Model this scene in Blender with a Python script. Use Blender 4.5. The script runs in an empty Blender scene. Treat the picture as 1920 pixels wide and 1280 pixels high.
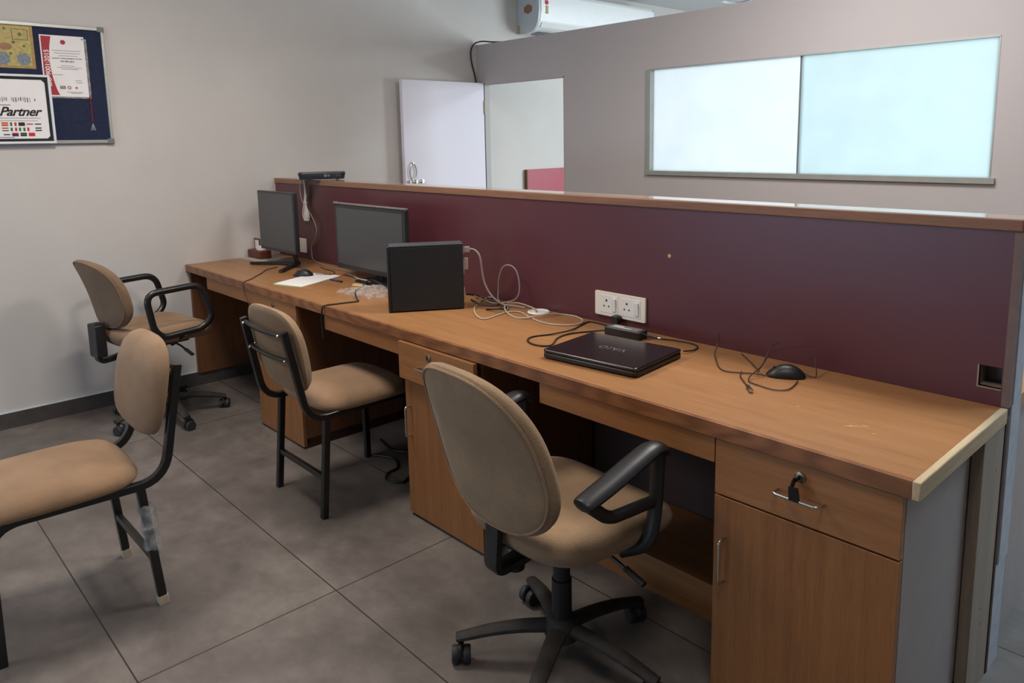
import bpy, bmesh, math, random
from mathutils import Vector, Matrix, noise
PI = math.pi
random.seed(7)
scn = bpy.context.scene
COL = scn.collection

# ------------------------------------------------------------------ materials
def lin(r, g, b):
    f = lambda c: (c/255/12.92) if c/255 <= .04045 else ((c/255+.055)/1.055)**2.4
    return (f(r), f(g), f(b), 1)

class NT:
    def __init__(s, name):
        s.m = bpy.data.materials.new(name); s.m.use_nodes = True
        s.t = s.m.node_tree; s.n = s.t.nodes; s.l = s.t.links
        s.b = s.n['Principled BSDF']; s.out = s.n['Material Output']
    def node(s, typ, **k):
        x = s.n.new(typ)
        for a, v in k.items():
            if a.startswith('i_'): x.inputs[a[2:].replace('_', ' ')].default_value = v
            else: setattr(x, a, v)
        return x
    def link(s, a, b): s.l.new(a, b)
    def coord(s, scale=(1, 1, 1), rot=(0, 0, 0), out='Object'):
        tc = s.node('ShaderNodeTexCoord'); mp = s.node('ShaderNodeMapping')
        mp.inputs['Scale'].default_value = scale; mp.inputs['Rotation'].default_value = rot
        s.link(tc.outputs[out], mp.inputs['Vector']); return mp.outputs['Vector']
    def noise(s, vec, scale, detail=4, rough=.55, dist=0):
        x = s.node('ShaderNodeTexNoise'); x.inputs['Scale'].default_value = scale
        x.inputs['Detail'].default_value = detail; x.inputs['Roughness'].default_value = rough
        x.inputs['Distortion'].default_value = dist
        s.link(vec, x.inputs['Vector']); return x.outputs['Fac']
    def ramp(s, fac, stops):
        x = s.node('ShaderNodeValToRGB'); e = x.color_ramp.elements
        while len(e) < len(stops): e.new(.5)
        for k, (p, c) in enumerate(stops): e[k].position = p; e[k].color = c
        s.link(fac, x.inputs['Fac']); return x.outputs['Color']
    def mix(s, fac, a, b, mode='MIX'):
        x = s.node('ShaderNodeMix', data_type='RGBA', blend_type=mode)
        for v, i in ((fac, x.inputs[0]), (a, x.inputs[6]), (b, x.inputs[7])):
            if hasattr(v, 'is_output'): s.link(v, i)
            else: i.default_value = v
        return x.outputs[2]
    def math(s, op, a, b=0.0, c=0.0):
        x = s.node('ShaderNodeMath', operation=op)
        for v, i in ((a, x.inputs[0]), (b, x.inputs[1]), (c, x.inputs[2])):
            if hasattr(v, 'is_output'): s.link(v, i)
            else: i.default_value = v
        return x.outputs[0]
    def bump(s, h, strength=.2, dist=.01):
        x = s.node('ShaderNodeBump'); x.inputs['Strength'].default_value = strength
        x.inputs['Distance'].default_value = dist
        s.link(h, x.inputs['Height']); s.link(x.outputs['Normal'], s.b.inputs['Normal'])
    def base(s, c):
        if hasattr(c, 'is_output'): s.link(c, s.b.inputs['Base Color'])
        else: s.b.inputs['Base Color'].default_value = c
    def set(s, rough=.5, metal=0, spec=.5, coat=0, coat_rough=.1):
        s.b.inputs['Roughness'].default_value = rough; s.b.inputs['Metallic'].default_value = metal
        s.b.inputs['Specular IOR Level'].default_value = spec
        s.b.inputs['Coat Weight'].default_value = coat; s.b.inputs['Coat Roughness'].default_value = coat_rough

def plain(name, rgb, rough=.5, metal=0, spec=.5, var=.06, coat=0, scale=12, bump=0):
    n = NT(name); v = n.coord()
    f = n.noise(v, scale, 3)
    a = tuple(min(1, c*(1-var)) for c in lin(*rgb)[:3])+(1,); b = tuple(min(1, c*(1+var)) for c in lin(*rgb)[:3])+(1,)
    n.base(n.ramp(f, [(.3, a), (.7, b)])); n.set(rough, metal, spec, coat)
    if bump: n.bump(n.noise(v, scale*12, 3), bump, .002)
    return n.m

def wood(name, light, dark, axis='x', stretch=18, fine=120, rough=.38, knots=False, vein=.5):
    n = NT(name)
    s = {'x': (1, stretch, stretch), 'y': (stretch, 1, stretch), 'z': (stretch, stretch, 1)}[axis]
    v = n.coord(scale=s)
    f1 = n.noise(v, 1.3, 4, .6, .6)
    f2 = n.noise(v, fine/18, 3, .7)
    f = n.math('ADD', n.math('MULTIPLY', f1, vein), n.math('MULTIPLY', f2, 1-vein))
    c = n.ramp(f, [(.32, lin(*dark)), (.66, lin(*light))])
    big = n.noise(n.coord(), 1.6, 3)
    c = n.mix(n.math('MULTIPLY', big, .35), c, lin(*[x*.82 for x in light]))
    if knots:
        w = n.node('ShaderNodeTexWave', wave_type='RINGS', rings_direction='Y'); w.inputs['Scale'].default_value = 2.2
        w.inputs['Distortion'].default_value = 9; w.inputs['Detail'].default_value = 2; w.inputs['Detail Scale'].default_value = 1.2
        n.link(n.coord(scale=(1.1, 5, 6)), w.inputs['Vector'])
        c = n.mix(n.math('MULTIPLY', w.outputs['Fac'], .45), c, lin(*[x*.62 for x in dark]))
    n.base(c); n.set(rough, 0, .45)
    n.bump(f2, .06, .002)
    return n.m

def fabric(name, rgb, weave=650, herring=False):
    n = NT(name); v = n.coord()
    big = n.noise(v, 7, 4, .6)
    a = tuple(c*.8 for c in lin(*rgb)[:3])+(1,); b = tuple(min(1, c*1.14) for c in lin(*rgb)[:3])+(1,)
    c = n.ramp(big, [(.3, a), (.7, b)])
    if herring:
        w = n.node('ShaderNodeTexWave', wave_type='BANDS', bands_direction='DIAGONAL'); w.inputs['Scale'].default_value = 85
        w.inputs['Distortion'].default_value = 2.5; w.inputs['Detail'].default_value = 1; w.inputs['Detail Scale'].default_value = 30
        n.link(v, w.inputs['Vector']); h = w.outputs['Fac']
        c = n.mix(n.math('MULTIPLY', h, .55), c, tuple(x*.45 for x in lin(*rgb)[:3])+(1,))
    fine = n.noise(v, weave, 2, .6)
    c = n.mix(n.math('MULTIPLY', fine, .55), c, tuple(x*.5 for x in lin(*rgb)[:3])+(1,))
    n.base(c); n.set(.95, 0, .15)
    n.b.inputs['Sheen Weight'].default_value = .15
    n.bump(fine, .6, .004)
    return n.m

def floor_mat():
    n = NT('grey concrete tile'); v = n.coord()
    sep = n.node('ShaderNodeSeparateXYZ'); n.link(v, sep.inputs[0])
    def line(o, off, per):
        t = n.math('FRACT', n.math('DIVIDE', n.math('ADD', o, -off+per*50), per))
        d = n.math('MINIMUM', t, n.math('SUBTRACT', 1, t))
        return n.math('LESS_THAN', n.math('MULTIPLY', d, per), .0022)
    g = n.math('MAXIMUM', line(sep.outputs['X'], 2.517, 1.8365), line(sep.outputs['Y'], -1.0648, .608))
    f1 = n.noise(v, 2.2, 5, .62, .4); f2 = n.noise(n.coord(scale=(1, 1.4, 1)), 7, 5, .7)
    f = n.math('ADD', n.math('MULTIPLY', f1, .62), n.math('MULTIPLY', f2, .38))
    c = n.ramp(f, [(.33, lin(86, 79, 75)), (.5, lin(107, 99, 94)), (.67, lin(130, 122, 116))])
    c = n.mix(g, c, lin(52, 44, 38))
    n.base(c); n.set(.42, 0, .4)
    n.link(n.math('ADD', n.math('MULTIPLY', f2, .2), .34), n.b.inputs['Roughness'])
    return n.m

def wall_mat(name, rgb, dirt=.06):
    n = NT(name); v = n.coord()
    f = n.noise(v, 1.4, 5, .6)
    a = tuple(c*(1-dirt*1.6) for c in lin(*rgb)[:3])+(1,)
    n.base(n.ramp(f, [(.3, a), (.7, lin(*rgb))])); n.set(.75, 0, .25)
    n.bump(n.noise(v, 90, 4), .05, .003)
    return n.m

def pane_mat(name, rgb):
    n = NT(name); v = n.coord()
    tr = n.node('ShaderNodeBsdfTranslucent'); tr.inputs['Color'].default_value = lin(*rgb)
    gl = n.node('ShaderNodeBsdfGlossy'); gl.inputs['Roughness'].default_value = .35
    f = n.noise(v, 6, 2); gl.inputs['Color'].default_value = (1, 1, 1, 1)
    mx = n.node('ShaderNodeMixShader'); mx.inputs[0].default_value = .05
    r = n.ramp(f, [(.3, tuple(c*.96 for c in lin(*rgb)[:3])+(1,)), (.7, lin(*rgb))]); n.link(r, tr.inputs['Color'])
    n.link(tr.outputs[0], mx.inputs[1]); n.link(gl.outputs[0], mx.inputs[2]); n.link(mx.outputs[0], n.out.inputs['Surface'])
    return n.m

def film_mat(name, alpha=.28):
    n = NT(name); n.set(.18, 0, .6); f = n.noise(n.coord(), 40, 3)
    n.base(n.ramp(f, [(.3, lin(170, 168, 165)), (.7, lin(225, 225, 225))]))
    n.link(n.math('ADD', n.math('MULTIPLY', f, .5), alpha-.25), n.b.inputs['Alpha'])
    return n.m

M = {}
M['floor'] = floor_mat()
M['wall'] = wall_mat('cream plaster', (204, 199, 195))
M['cabin_wall'] = wall_mat('white plaster', (206, 214, 218))
M['screen_wall'] = wall_mat('mauve grey painted board', (182, 176, 176), .03)
M['ceiling'] = wall_mat('white ceiling', (212, 214, 216), .03)
M['skirt'] = plain('dark stone skirting', (74, 68, 66), .45, scale=20, var=.2)
M['top'] = wood('oak laminate top', (171, 124, 81), (140, 95, 57), 'x', 14, 150, .36)
M['edge'] = wood('varnished teak lipping', (162, 108, 70), (122, 74, 46), 'x', 10, 60, .35, knots=True)
M['lamx'] = wood('oak laminate across', (166, 114, 70), (132, 84, 48), 'x', 30, 200, .42)
M['lamz'] = wood('oak laminate upright', (156, 104, 60), (118, 72, 39), 'z', 34, 260, .42)
M['lamdark'] = wood('brown carcass laminate', (126, 82, 52), (92, 58, 36), 'z', 20, 120, .5)
M['rawwood'] = wood('raw pale timber', (206, 184, 150), (166, 142, 108), 'y', 16, 160, .7)
M['batten'] = wood('grey brown batten', (158, 142, 126), (128, 112, 98), 'z', 18, 160, .65)
M['plinth'] = plain('dark brown plinth', (66, 42, 30), .5, var=.15)
M['greylam'] = plain('grey laminate', (152, 139, 134), .5, var=.04)
M['greystrip'] = plain('grey painted edge strip', (165, 166, 172), .5, var=.12, scale=30)
M['capwood'] = wood('brown wooden cap', (150, 108, 84), (116, 80, 60), 'x', 16, 140, .5)
M['endtrim'] = plain('dull brown edge', (112, 94, 90), .6, var=.1, scale=30)
M['shade_panel'] = plain('brown board with desk shade in colour', (66, 42, 36), .6, var=.1)  # lower divider board, darkened to carry the shade under the desk
M['captop'] = plain('glossy cap laminate', (150, 128, 112), .07, spec=.9)
M['maroon'] = plain('maroon laminate', (88, 46, 53), .34, var=.05, scale=4, spec=.5)
M['red'] = plain('crimson laminate', (160, 52, 72), .45, var=.05)
M['tan_seat'] = fabric('tan woven fabric', (168, 138, 107), 330, True)
M['tan_back'] = fabric('worn tan fabric', (164, 136, 107), 300)
M['tan_smooth'] = fabric('tan smooth fabric', (164, 132, 103), 700)
M['brown_fab'] = fabric('brown worn fabric', (140, 114, 92), 420)
M['blackmetal'] = plain('black enamelled tube', (22, 22, 23), .32, spec=.6, var=.2)
M['blackplast'] = plain('black plastic', (27, 27, 29), .42, spec=.5, var=.15, scale=30)
M['dustplast'] = plain('dusty black plastic', (52, 48, 45), .7, spec=.3, var=.35, scale=18)
M['rubber'] = plain('dark grey rubber', (38, 38, 40), .6, var=.2)
M['ferrule'] = plain('pale rubber ferrule', (186, 172, 150), .7, var=.15, scale=40)
M['chrome'] = plain('brushed steel', (205, 200, 190), .25, 1, var=.05)
M['brass'] = plain('tarnished nickel', (150, 138, 118), .35, 1, var=.1)
M['dark'] = plain('black keyhole', (10, 10, 10), .6)
M['screen'] = plain('matte dark screen', (64, 66, 68), .3, spec=.6, var=.03, scale=3)
M['bezel'] = plain('monitor bezel', (38, 38, 41), .35, var=.1)
M['bezel_light'] = plain('grey worn bezel lip', (120, 112, 108), .4, var=.15)
M['laptop'] = plain('glossy black lid', (24, 20, 22), .2, spec=.6, var=.1)
M['laptop_side'] = plain('black laptop body', (17, 17, 18), .4, var=.1)
M['silver'] = plain('silver print', (165, 165, 170), .3, .8, var=.02)
M['cpu'] = plain('black painted steel case', (30, 31, 34), .5, spec=.4, var=.12, scale=25)
M['cpu_trim'] = plain('dark grey case edge', (66, 68, 70), .45, var=.1)
M['white_plastic'] = plain('ivory plastic', (232, 222, 208), .35, var=.03)
M['white_plate'] = plain('white plastic', (226, 224, 220), .4, var=.03)
M['offwhite_cable'] = plain('off white cable', (180, 165, 147), .5, var=.06)
M['grey_cable'] = plain('grey cable', (150, 136, 128), .5, var=.06)
M['black_cable'] = plain('black cable', (26, 23, 22), .45, var=.1)
M['maroon_cable'] = plain('dark red cable', (60, 34, 30), .5, var=.1)
M['paper'] = plain('white paper', (234, 230, 230), .8, var=.02)
M['green'] = plain('pale green paper', (176, 214, 180), .8, var=.03)
M['newsprint'] = plain('grey newsprint', (172, 164, 156), .85, var=.25, scale=60)
M['redwood'] = wood('reddish turned wood', (110, 52, 38), (72, 30, 22), 'z', 14, 90, .4)
M['tan_disc'] = plain('wood tone plastic', (206, 170, 118), .5, var=.05)
M['navy'] = plain('navy felt', (44, 50, 72), .95, spec=.1, var=.12, scale=60, bump=.2)
M['alu'] = plain('brushed aluminium', (172, 176, 172), .38, .55, var=.06)
M['alu_dark'] = plain('grey corner cap', (112, 114, 114), .5, var=.08)
M['frame_white'] = plain('white frame', (220, 222, 228), .4, var=.02)
M['ink'] = plain('black ink', (22, 20, 20), .7, var=.05)
M['ink_grey'] = plain('grey ink', (120, 116, 114), .8, var=.05)
M['cert_red'] = plain('crimson print', (165, 48, 62), .7, var=.04)
M['gold'] = plain('gold foil print', (152, 124, 66), .45, .25, var=.25, scale=40)
M['gold_light'] = plain('pale gold print', (176, 158, 94), .55, var=.2, scale=60)
M['gold_dark'] = plain('bronze print', (112, 84, 48), .6, var=.3, scale=80)
M['olive'] = plain('olive print', (98, 104, 62), .7, var=.3, scale=60)
M['bluegrey'] = plain('blue grey print', (120, 130, 138), .7, var=.3, scale=80)
M['tassel_red'] = plain('red thread', (130, 40, 58), .9, var=.2, scale=80)
M['f_red'] = plain('flag red', (190, 40, 52), .7); M['f_green'] = plain('flag green', (40, 110, 70), .7)
M['f_blue'] = plain('flag blue', (50, 50, 110), .7); M['f_white'] = plain('flag white', (232, 230, 228), .7)
M['f_yellow'] = plain('flag yellow', (220, 180, 60), .7); M['f_black'] = plain('flag black', (35, 28, 32), .7)
M['door_white'] = wall_mat('lavender white laminate', (226, 222, 232), .02)
M['ac_white'] = plain('white appliance plastic', (228, 230, 230), .35, var=.02)
M['ac_grey'] = plain('cool grey plastic', (190, 196, 200), .4, var=.03)
M['ac_dark'] = plain('dark vent', (60, 70, 78), .6, var=.1)
M['sticker'] = plain('brown sticker', (150, 110, 80), .6, var=.15, scale=60)
M['pane'] = pane_mat('frosted glass', (236, 238, 240))
M['pane2'] = pane_mat('frosted glass doubled', (220, 229, 230))
M['film'] = film_mat('clear plastic film')
M['router'] = plain('black router shell', (34, 38, 44), .38, var=.1)
M['lamp_glass'] = plain('opal lamp cover', (200, 210, 222), .4, var=.03)
M['scuff'] = plain('pale scratch', (214, 184, 142), .7, var=.1)

# ------------------------------------------------------------------ scene graph helpers
def empty(name, loc=(0, 0, 0), rz=0, label=None, cat=None, group=None, kind=None):
    o = bpy.data.objects.new(name, None); COL.objects.link(o)
    o.location = loc; o.rotation_euler = (0, 0, rz); o.empty_display_size = .05
    tag(o, label, cat, group, kind); return o
def tag(o, label=None, cat=None, group=None, kind=None):
    if label: o['label'] = label
    if cat: o['category'] = cat
    if group: o['group'] = group
    if kind: o['kind'] = kind
    return o
def WM(o):
    m = Matrix.Translation(o.location) @ o.rotation_euler.to_matrix().to_4x4()
    return WM(o.parent) @ m if o.parent else m
def obj(name, bm, mat, parent=None, world=False, smooth=True, bevel=0, loc=None):
    """Link one mesh object. world=True: the bmesh is in room coordinates."""
    me = bpy.data.meshes.new(name)
    if loc is not None and parent is None:
        bm.transform(Matrix.Translation(-Vector(loc)))
    if world and parent is not None: bm.transform(WM(parent).inverted())
    bmesh.ops.recalc_face_normals(bm, faces=bm.faces)
    bm.to_mesh(me); bm.free()
    mats = mat if isinstance(mat, (list, tuple)) else [mat]
    for k in mats: me.materials.append(M[k] if isinstance(k, str) else k)
    if smooth:
        for p in me.polygons: p.use_smooth = True
        try: me.set_sharp_from_angle(angle=math.radians(38))
        except Exception: pass
    o = bpy.data.objects.new(name, me); COL.objects.link(o)
    if parent: o.parent = parent
    elif loc is not None: o.location = loc
    if bevel:
        b = o.modifiers.new('bevel', 'BEVEL'); b.width = bevel; b.segments = 2; b.limit_method = 'ANGLE'
    return o

def BM(): return bmesh.new()
def box(bm, x0, x1, y0, y1, z0, z1, mi=0, rz=0, piv=None):
    vs = [bm.verts.new((x, y, z)) for x in (x0, x1) for y in (y0, y1) for z in (z0, z1)]
    if rz:
        p = Vector(piv or ((x0+x1)/2, (y0+y1)/2, 0)); R = Matrix.Rotation(rz, 3, 'Z')
        for v in vs: v.co = R @ (v.co-p)+p
    for q in ((0, 1, 3, 2), (4, 6, 7, 5), (0, 4, 5, 1), (2, 3, 7, 6), (0, 2, 6, 4), (1, 5, 7, 3)):
        f = bm.faces.new([vs[i] for i in q]); f.material_index = mi
    return vs
def quadprism(bm, pts, d, mi=0):
    """polygon pts (3D) extruded by vector d"""
    d = Vector(d); a = [bm.verts.new(p) for p in pts]; b = [bm.verts.new(Vector(p)+d) for p in pts]
    n = len(pts)
    bm.faces.new(a[::-1]).material_index = mi; bm.faces.new(b).material_index = mi
    for i in range(n): bm.faces.new((a[i], a[(i+1) % n], b[(i+1) % n], b[i])).material_index = mi
def catmull(P, n=8, closed=False):
    P = [Vector(p) for p in P]; out = []
    L = len(P); rng = range(L if closed else L-1)
    for i in rng:
        g = lambda k: P[k % L] if closed else P[max(0, min(L-1, k))]
        p0, p1, p2, p3 = g(i-1), g(i), g(i+1), g(i+2)
        for j in range(n):
            t = j/n
            out.append(.5*((2*p1)+(p2-p0)*t+(2*p0-5*p1+4*p2-p3)*t*t+(3*p1-p0-3*p2+p3)*t**3))
    if not closed: out.append(P[-1])
    return out
def fillet(P, r, n=6, closed=False):
    """round the corners of a polyline"""
    P = [Vector(p) for p in P]; L = len(P); out = []
    for i in range(L):
        if not closed and i in (0, L-1): out.append(P[i]); continue
        a, b, c = P[i-1], P[i], P[(i+1) % L]
        u = (a-b); w = (c-b); rr = min(r, u.length*.49, w.length*.49)
        s = b+u.normalized()*rr; e = b+w.normalized()*rr
        for k in range(n+1):
            t = k/n; out.append((1-t)**2*s+2*t*(1-t)*b+t*t*e)
    return out
def tube(bm, P, r, seg=10, closed=False, flat=1.0, up=None, square=False, mi=0, taper=None):
    """sweep a round (or square / flattened) profile along P with parallel transport"""
    P = [Vector(p) for p in P]; n = len(P); rings = []
    T = []
    for i in range(n):
        a = P[(i-1) % n] if closed or i > 0 else P[i]; b = P[(i+1) % n] if closed or i < n-1 else P[i]
        d = (b-a); T.append(d.normalized() if d.length > 1e-9 else Vector((0, 0, 1)))
    u = Vector(up) if up else (Vector((0, 0, 1)) if abs(T[0].z) < .9 else Vector((1, 0, 0)))
    u = (u-T[0]*u.dot(T[0])).normalized()
    prof = []
    if square:
        k = .82
        prof = [(1, k), (k, 1), (-k, 1), (-1, k), (-1, -k), (-k, -1), (k, -1), (1, -k)]
    else:
        prof = [(math.cos(2*PI*k/seg), math.sin(2*PI*k/seg)) for k in range(seg)]
    for i in range(n):
        u = (u-T[i]*u.dot(T[i]))
        u = u.normalized() if u.length > 1e-6 else Vector((1, 0, 0))
        w = T[i].cross(u); rr = r*(taper(i/(n-1)) if taper else 1)
        rings.append([bm.verts.new(P[i]+u*(x*rr*flat)+w*(y*rr)) for x, y in prof])
    m = len(prof)
    for i in range(n if closed else n-1):
        A, B = rings[i], rings[(i+1) % n]
        for k in range(m): bm.faces.new((A[k], A[(k+1) % m], B[(k+1) % m], B[k])).material_index = mi
    if not closed:
        bm.faces.new(rings[0][::-1]).material_index = mi; bm.faces.new(rings[-1]).material_index = mi
def lathe(bm, prof, c=(0, 0, 0), seg=24, axis='z', mi=0):
    rings = []; c = Vector(c)
    for r, h in prof:
        ring = []
        for k in range(seg):
            a = 2*PI*k/seg; x, y = r*math.cos(a), r*math.sin(a)
            p = {'z': (x, y, h), 'x': (h, x, y), 'y': (x, h, y)}[axis]
            ring.append(bm.verts.new(c+Vector(p)))
        rings.append(ring)
    for A, B in zip(rings, rings[1:]):
        for k in range(seg): bm.faces.new((A[k], A[(k+1) % seg], B[(k+1) % seg], B[k])).material_index = mi
    bm.faces.new(rings[0][::-1]).material_index = mi; bm.faces.new(rings[-1]).material_index = mi
def pad(bm, outline, prof_top, prof_bot, mapf, n=56, mi=0):
    """cushion: outline(a)->(u,v); prof = [(scale, height)...] from centre to rim; mapf(u,v,h)->xyz"""
    def ringset(prof):
        R = []
        for s, h in prof:
            R.append([bm.verts.new(mapf(outline(2*PI*k/n)[0]*s, outline(2*PI*k/n)[1]*s, h)) for k in range(n)])
        return R
    T = ringset(prof_top); B = ringset(prof_bot)
    rows = T+B[::-1]
    for A, C in zip(rows, rows[1:]):
        for k in range(n): bm.faces.new((A[k], A[(k+1) % n], C[(k+1) % n], C[k])).material_index = mi
    for R, h in ((T[0], prof_top[0][1]), (B[0], prof_bot[0][1])):
        c = bm.verts.new(mapf(0, 0, h))
        for k in range(n): bm.faces.new((R[k], R[(k+1) % n], c)).material_index = mi
def superell(a, w, h, e):
    c, s = math.cos(a), math.sin(a)
    return (w*math.copysign(abs(c)**(2/e), c), h*math.copysign(abs(s)**(2/e), s))
def rrect(w, h, r, n=6):
    """rounded rectangle outline, counter-clockwise, centred"""
    out = []
    for cx, cy, a0 in ((w-r, h-r, 0), (-w+r, h-r, PI/2), (-w+r, -h+r, PI), (w-r, -h+r, 1.5*PI)):
        for k in range(n+1):
            a = a0+PI/2*k/n; out.append((cx+r*math.cos(a), cy+r*math.sin(a)))
    return out
def text_obj(name, body, size, mat, parent, mtx, shear=0, bold=0, spacing=1, align='CENTER'):
    cu = bpy.data.curves.new(name, 'FONT'); cu.body = body; cu.size = size; cu.shear = shear; cu.offset = bold
    cu.space_character = spacing; cu.align_x = align; cu.align_y = 'CENTER'; cu.extrude = .0002; cu.resolution_u = 4
    t = bpy.data.objects.new(name, cu); COL.objects.link(t)
    dg = bpy.context.evaluated_depsgraph_get(); dg.update()
    me = bpy.data.meshes.new_from_object(t.evaluated_get(dg)); bpy.data.objects.remove(t); bpy.data.curves.remove(cu)
    me.name = name; me.transform(mtx if parent is None else WM(parent).inverted() @ mtx)
    me.materials.clear(); me.materials.append(M[mat])
    o = bpy.data.objects.new(name, me); COL.objects.link(o); o.parent = parent; return o

# ------------------------------------------------------------------ the setting
D, L, H, YW = .599, 4.105, 1.235, 1.707
WT = 2.175
def struct(name, bm, mat, loc, smooth=False): return tag(obj(name, bm, mat, None, loc=loc, smooth=smooth), kind='structure')
bm = BM(); box(bm, -.2, 8, -5.2, 7, -.1, 0); struct('floor', bm, 'floor', (0, 0, 0))
bm = BM(); box(bm, -.2, 8, -5.2, 7, 2.7, 2.8); struct('ceiling', bm, 'ceiling', (3, 0, 2.7))
bm = BM(); box(bm, -.15, 0, -5.2, 7, 0, 2.7); struct('wall_left', bm, 'wall', (0, 0, 0))
bm = BM(); box(bm, -.2, 8, -5.2, -5, 0, 2.7); struct('wall_front', bm, 'wall', (3, -5, 0))
bm = BM(); box(bm, 7.8, 8, -5, 7, 0, 2.7); struct('wall_right', bm, 'cabin_wall', (7.8, 0, 0))
bm = BM(); box(bm, 0, 7.8, 6.8, 7, 0, 2.7); struct('wall_far', bm, 'cabin_wall', (3, 6.8, 0))
# the painted board screen wall with a doorway and a sliding window
DX0, DX1, DZ = .088, .933, 1.878
WX0, WX1, WZ0, WZ1, WXM = 1.664, 3.566, 1.239, 1.864, 2.642
bm = BM(); y0, y1 = YW, YW+.045
box(bm, 0, DX0, y0, y1, 0, WT); box(bm, DX0, DX1, y0, y1, DZ, WT); box(bm, DX1, WX0, y0, y1, 0, WT)
box(bm, WX0, WX1, y0, y1, 0, WZ0); box(bm, WX0, WX1, y0, y1, WZ1, WT); box(bm, WX1, 7.8, y0, y1, 0, WT)
struct('wall_back', bm, 'screen_wall', (2, YW, 0))
bm = BM(); box(bm, 0, .012, -5, -.58, 0, .084); box(bm, 0, .012, -.58, 0, 0, .078); box(bm, 0, .012, .13, YW, 0, .084)
box(bm, 0, .0135, -5, -.59, .084, .088, 1); struct('baseboard_left', bm, ['skirt', 'cabin_wall'], (0, -2, 0))
# window
w = empty('window_1', (WXM, YW, WZ0), kind='structure', label='long two-pane frosted sliding window in the grey wall')
bm = BM(); t = .012; e = .014
box(bm, WX0-.018, WX0+e, YW-t, YW+.04, WZ0-.012, WZ1); box(bm, WX1-.004, WX1+.002, YW-.002, YW+.04, WZ0, WZ1)
box(bm, WX0-.018, WX1+.02, YW-t*1.3, YW+.04, WZ0-.022, WZ0+.004); box(bm, WX0-.01, WX1, YW-.004, YW+.04, WZ1-.004, WZ1+.004)
obj('window_frame', bm, 'alu', w, True, False)
bm = BM(); box(bm, WX0+e, WXM+.02, YW+.028, YW+.033, WZ0+.004, WZ1-.004); obj('pane', bm, 'pane', w, True, False)
bm = BM(); box(bm, WXM, WX1-.004, YW+.018, YW+.023, WZ0+.004, WZ1-.004); obj('pane', bm, 'pane2', w, True, False)
bm = BM(); box(bm, WXM-.003, WXM+.004, YW+.014, YW+.024, WZ0+.004, WZ1-.004); obj('sash_edge', bm, 'alu_dark', w, True, False)
# door leaf folded back beside the left wall
d = empty('door_1', (DX0, YW, 0), kind='structure', label='open lavender white door leaf folded back beside the cream wall')
bm = BM(); box(bm, DX0-.035, DX0, .945, 1.70, .01, 1.884); obj('door_leaf', bm, 'door_white', d, True, True, .002)
bm = BM()
for z in (.3, 1.0, 1.7): lathe(bm, [(.007, z-.05), (.007, z+.05)], (DX0+.004, 1.702, 0), 10)
obj('hinge', bm, 'brass', d, True)
bm = BM(); tube(bm, [(DX0+.012, .955, 1.163), (DX0+.012, 1.10, 1.163)], .006, 10)
for y in (.975, 1.03, 1.085): box(bm, DX0, DX0+.02, y-.008, y+.008, 1.151, 1.175)
obj('bolt_latch', bm, 'chrome', d, True)
bm = BM(); tube(bm, [(DX0+.01, 1.005+.028*math.cos(a*PI/12), 1.235+.06*math.sin(a*PI/12)) for a in range(24)], .004, 8, closed=True)
tube(bm, [(DX0, 1.005, 1.30), (DX0+.014, 1.005, 1.30)], .006, 8); tube(bm, [(DX0, 1.005, 1.17), (DX0+.014, 1.005, 1.17)], .006, 8)
obj('ring_handle', bm, 'chrome', d, True)
bm = BM(); box(bm, DX0, DX0+.006, YW-.002, YW+.046, 0, DZ); box(bm, DX1-.006, DX1, YW-.002, YW+.046, 0, DZ); box(bm, DX0, DX1, YW-.002, YW+.046, DZ-.008, DZ)
struct('trim_1', bm, 'screen_wall', (DX0, YW, 0))

# things beyond the screen wall
t = empty('wall_panel', (0, 2.21, 0), 0, 'crimson low panel board seen through the open doorway', 'panel')
bm = BM(); box(bm, .001, .03, 2.21, 3.9, 0, 1.20); obj('board', bm, 'red', t, True, False)
bm = BM(); box(bm, .001, .034, 2.2, 2.21, 0, 1.20); obj('edge_strip', bm, 'lamdark', t, True, False)
ac = empty('air_conditioner', (0, 2.9, 2.29), 0, 'white split air conditioner on the wall above the partition', 'air conditioner')
prof = [(0.002, 2.29), (.10, 2.285), (.18, 2.30), (.215, 2.335), (.235, 2.37), (.25, 2.45), (.245, 2.57), (.22, 2.60), (0.002, 2.60)]
for ye in (2.15, 3.63):
    bm = BM(); quadprism(bm, [(x, ye, z) for x, z in prof], (0, .02, 0)); obj('end_cap', bm, 'ac_grey', ac, True, True)
bm = BM(); quadprism(bm, [(x*.985, 2.17, z+.002) for x, z in prof], (0, 1.46, 0)); obj('body', bm, 'ac_white', ac, True, True)
bm = BM(); quadprism(bm, [(.236, 2.175, 2.372), (.252, 2.175, 2.45), (.248, 2.175, 2.572), (.240, 2.175, 2.572), (.243, 2.175, 2.45), (.228, 2.175, 2.372)], (0, 1.45, 0))
obj('front_panel', bm, 'ac_white', ac, True, True)
bm = BM()
for k in range(3):
    x = .10+.034*k; z = 2.2835+.006*k
    box(bm, x, x+.018, 2.2, 3.6, z-.004, z)
obj('vent', bm, 'ac_dark', ac, True, False)
bm = BM(); quadprism(bm, [(.213, 2.2, 2.327), (.232, 2.2, 2.362), (.229, 2.2, 2.364), (.210, 2.2, 2.329)], (0, 1.4, 0)); obj('flap', bm, 'ac_white', ac, True, False)
bm = BM(); quadprism(bm, [(.126+.052*math.cos(k*PI/3+PI/6), 2.1495, 2.472+.038*math.sin(k*PI/3+PI/6)) for k in range(6)], (0, -.001, 0)); obj('sticker', bm, 'sticker', ac, True, False)
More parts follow.
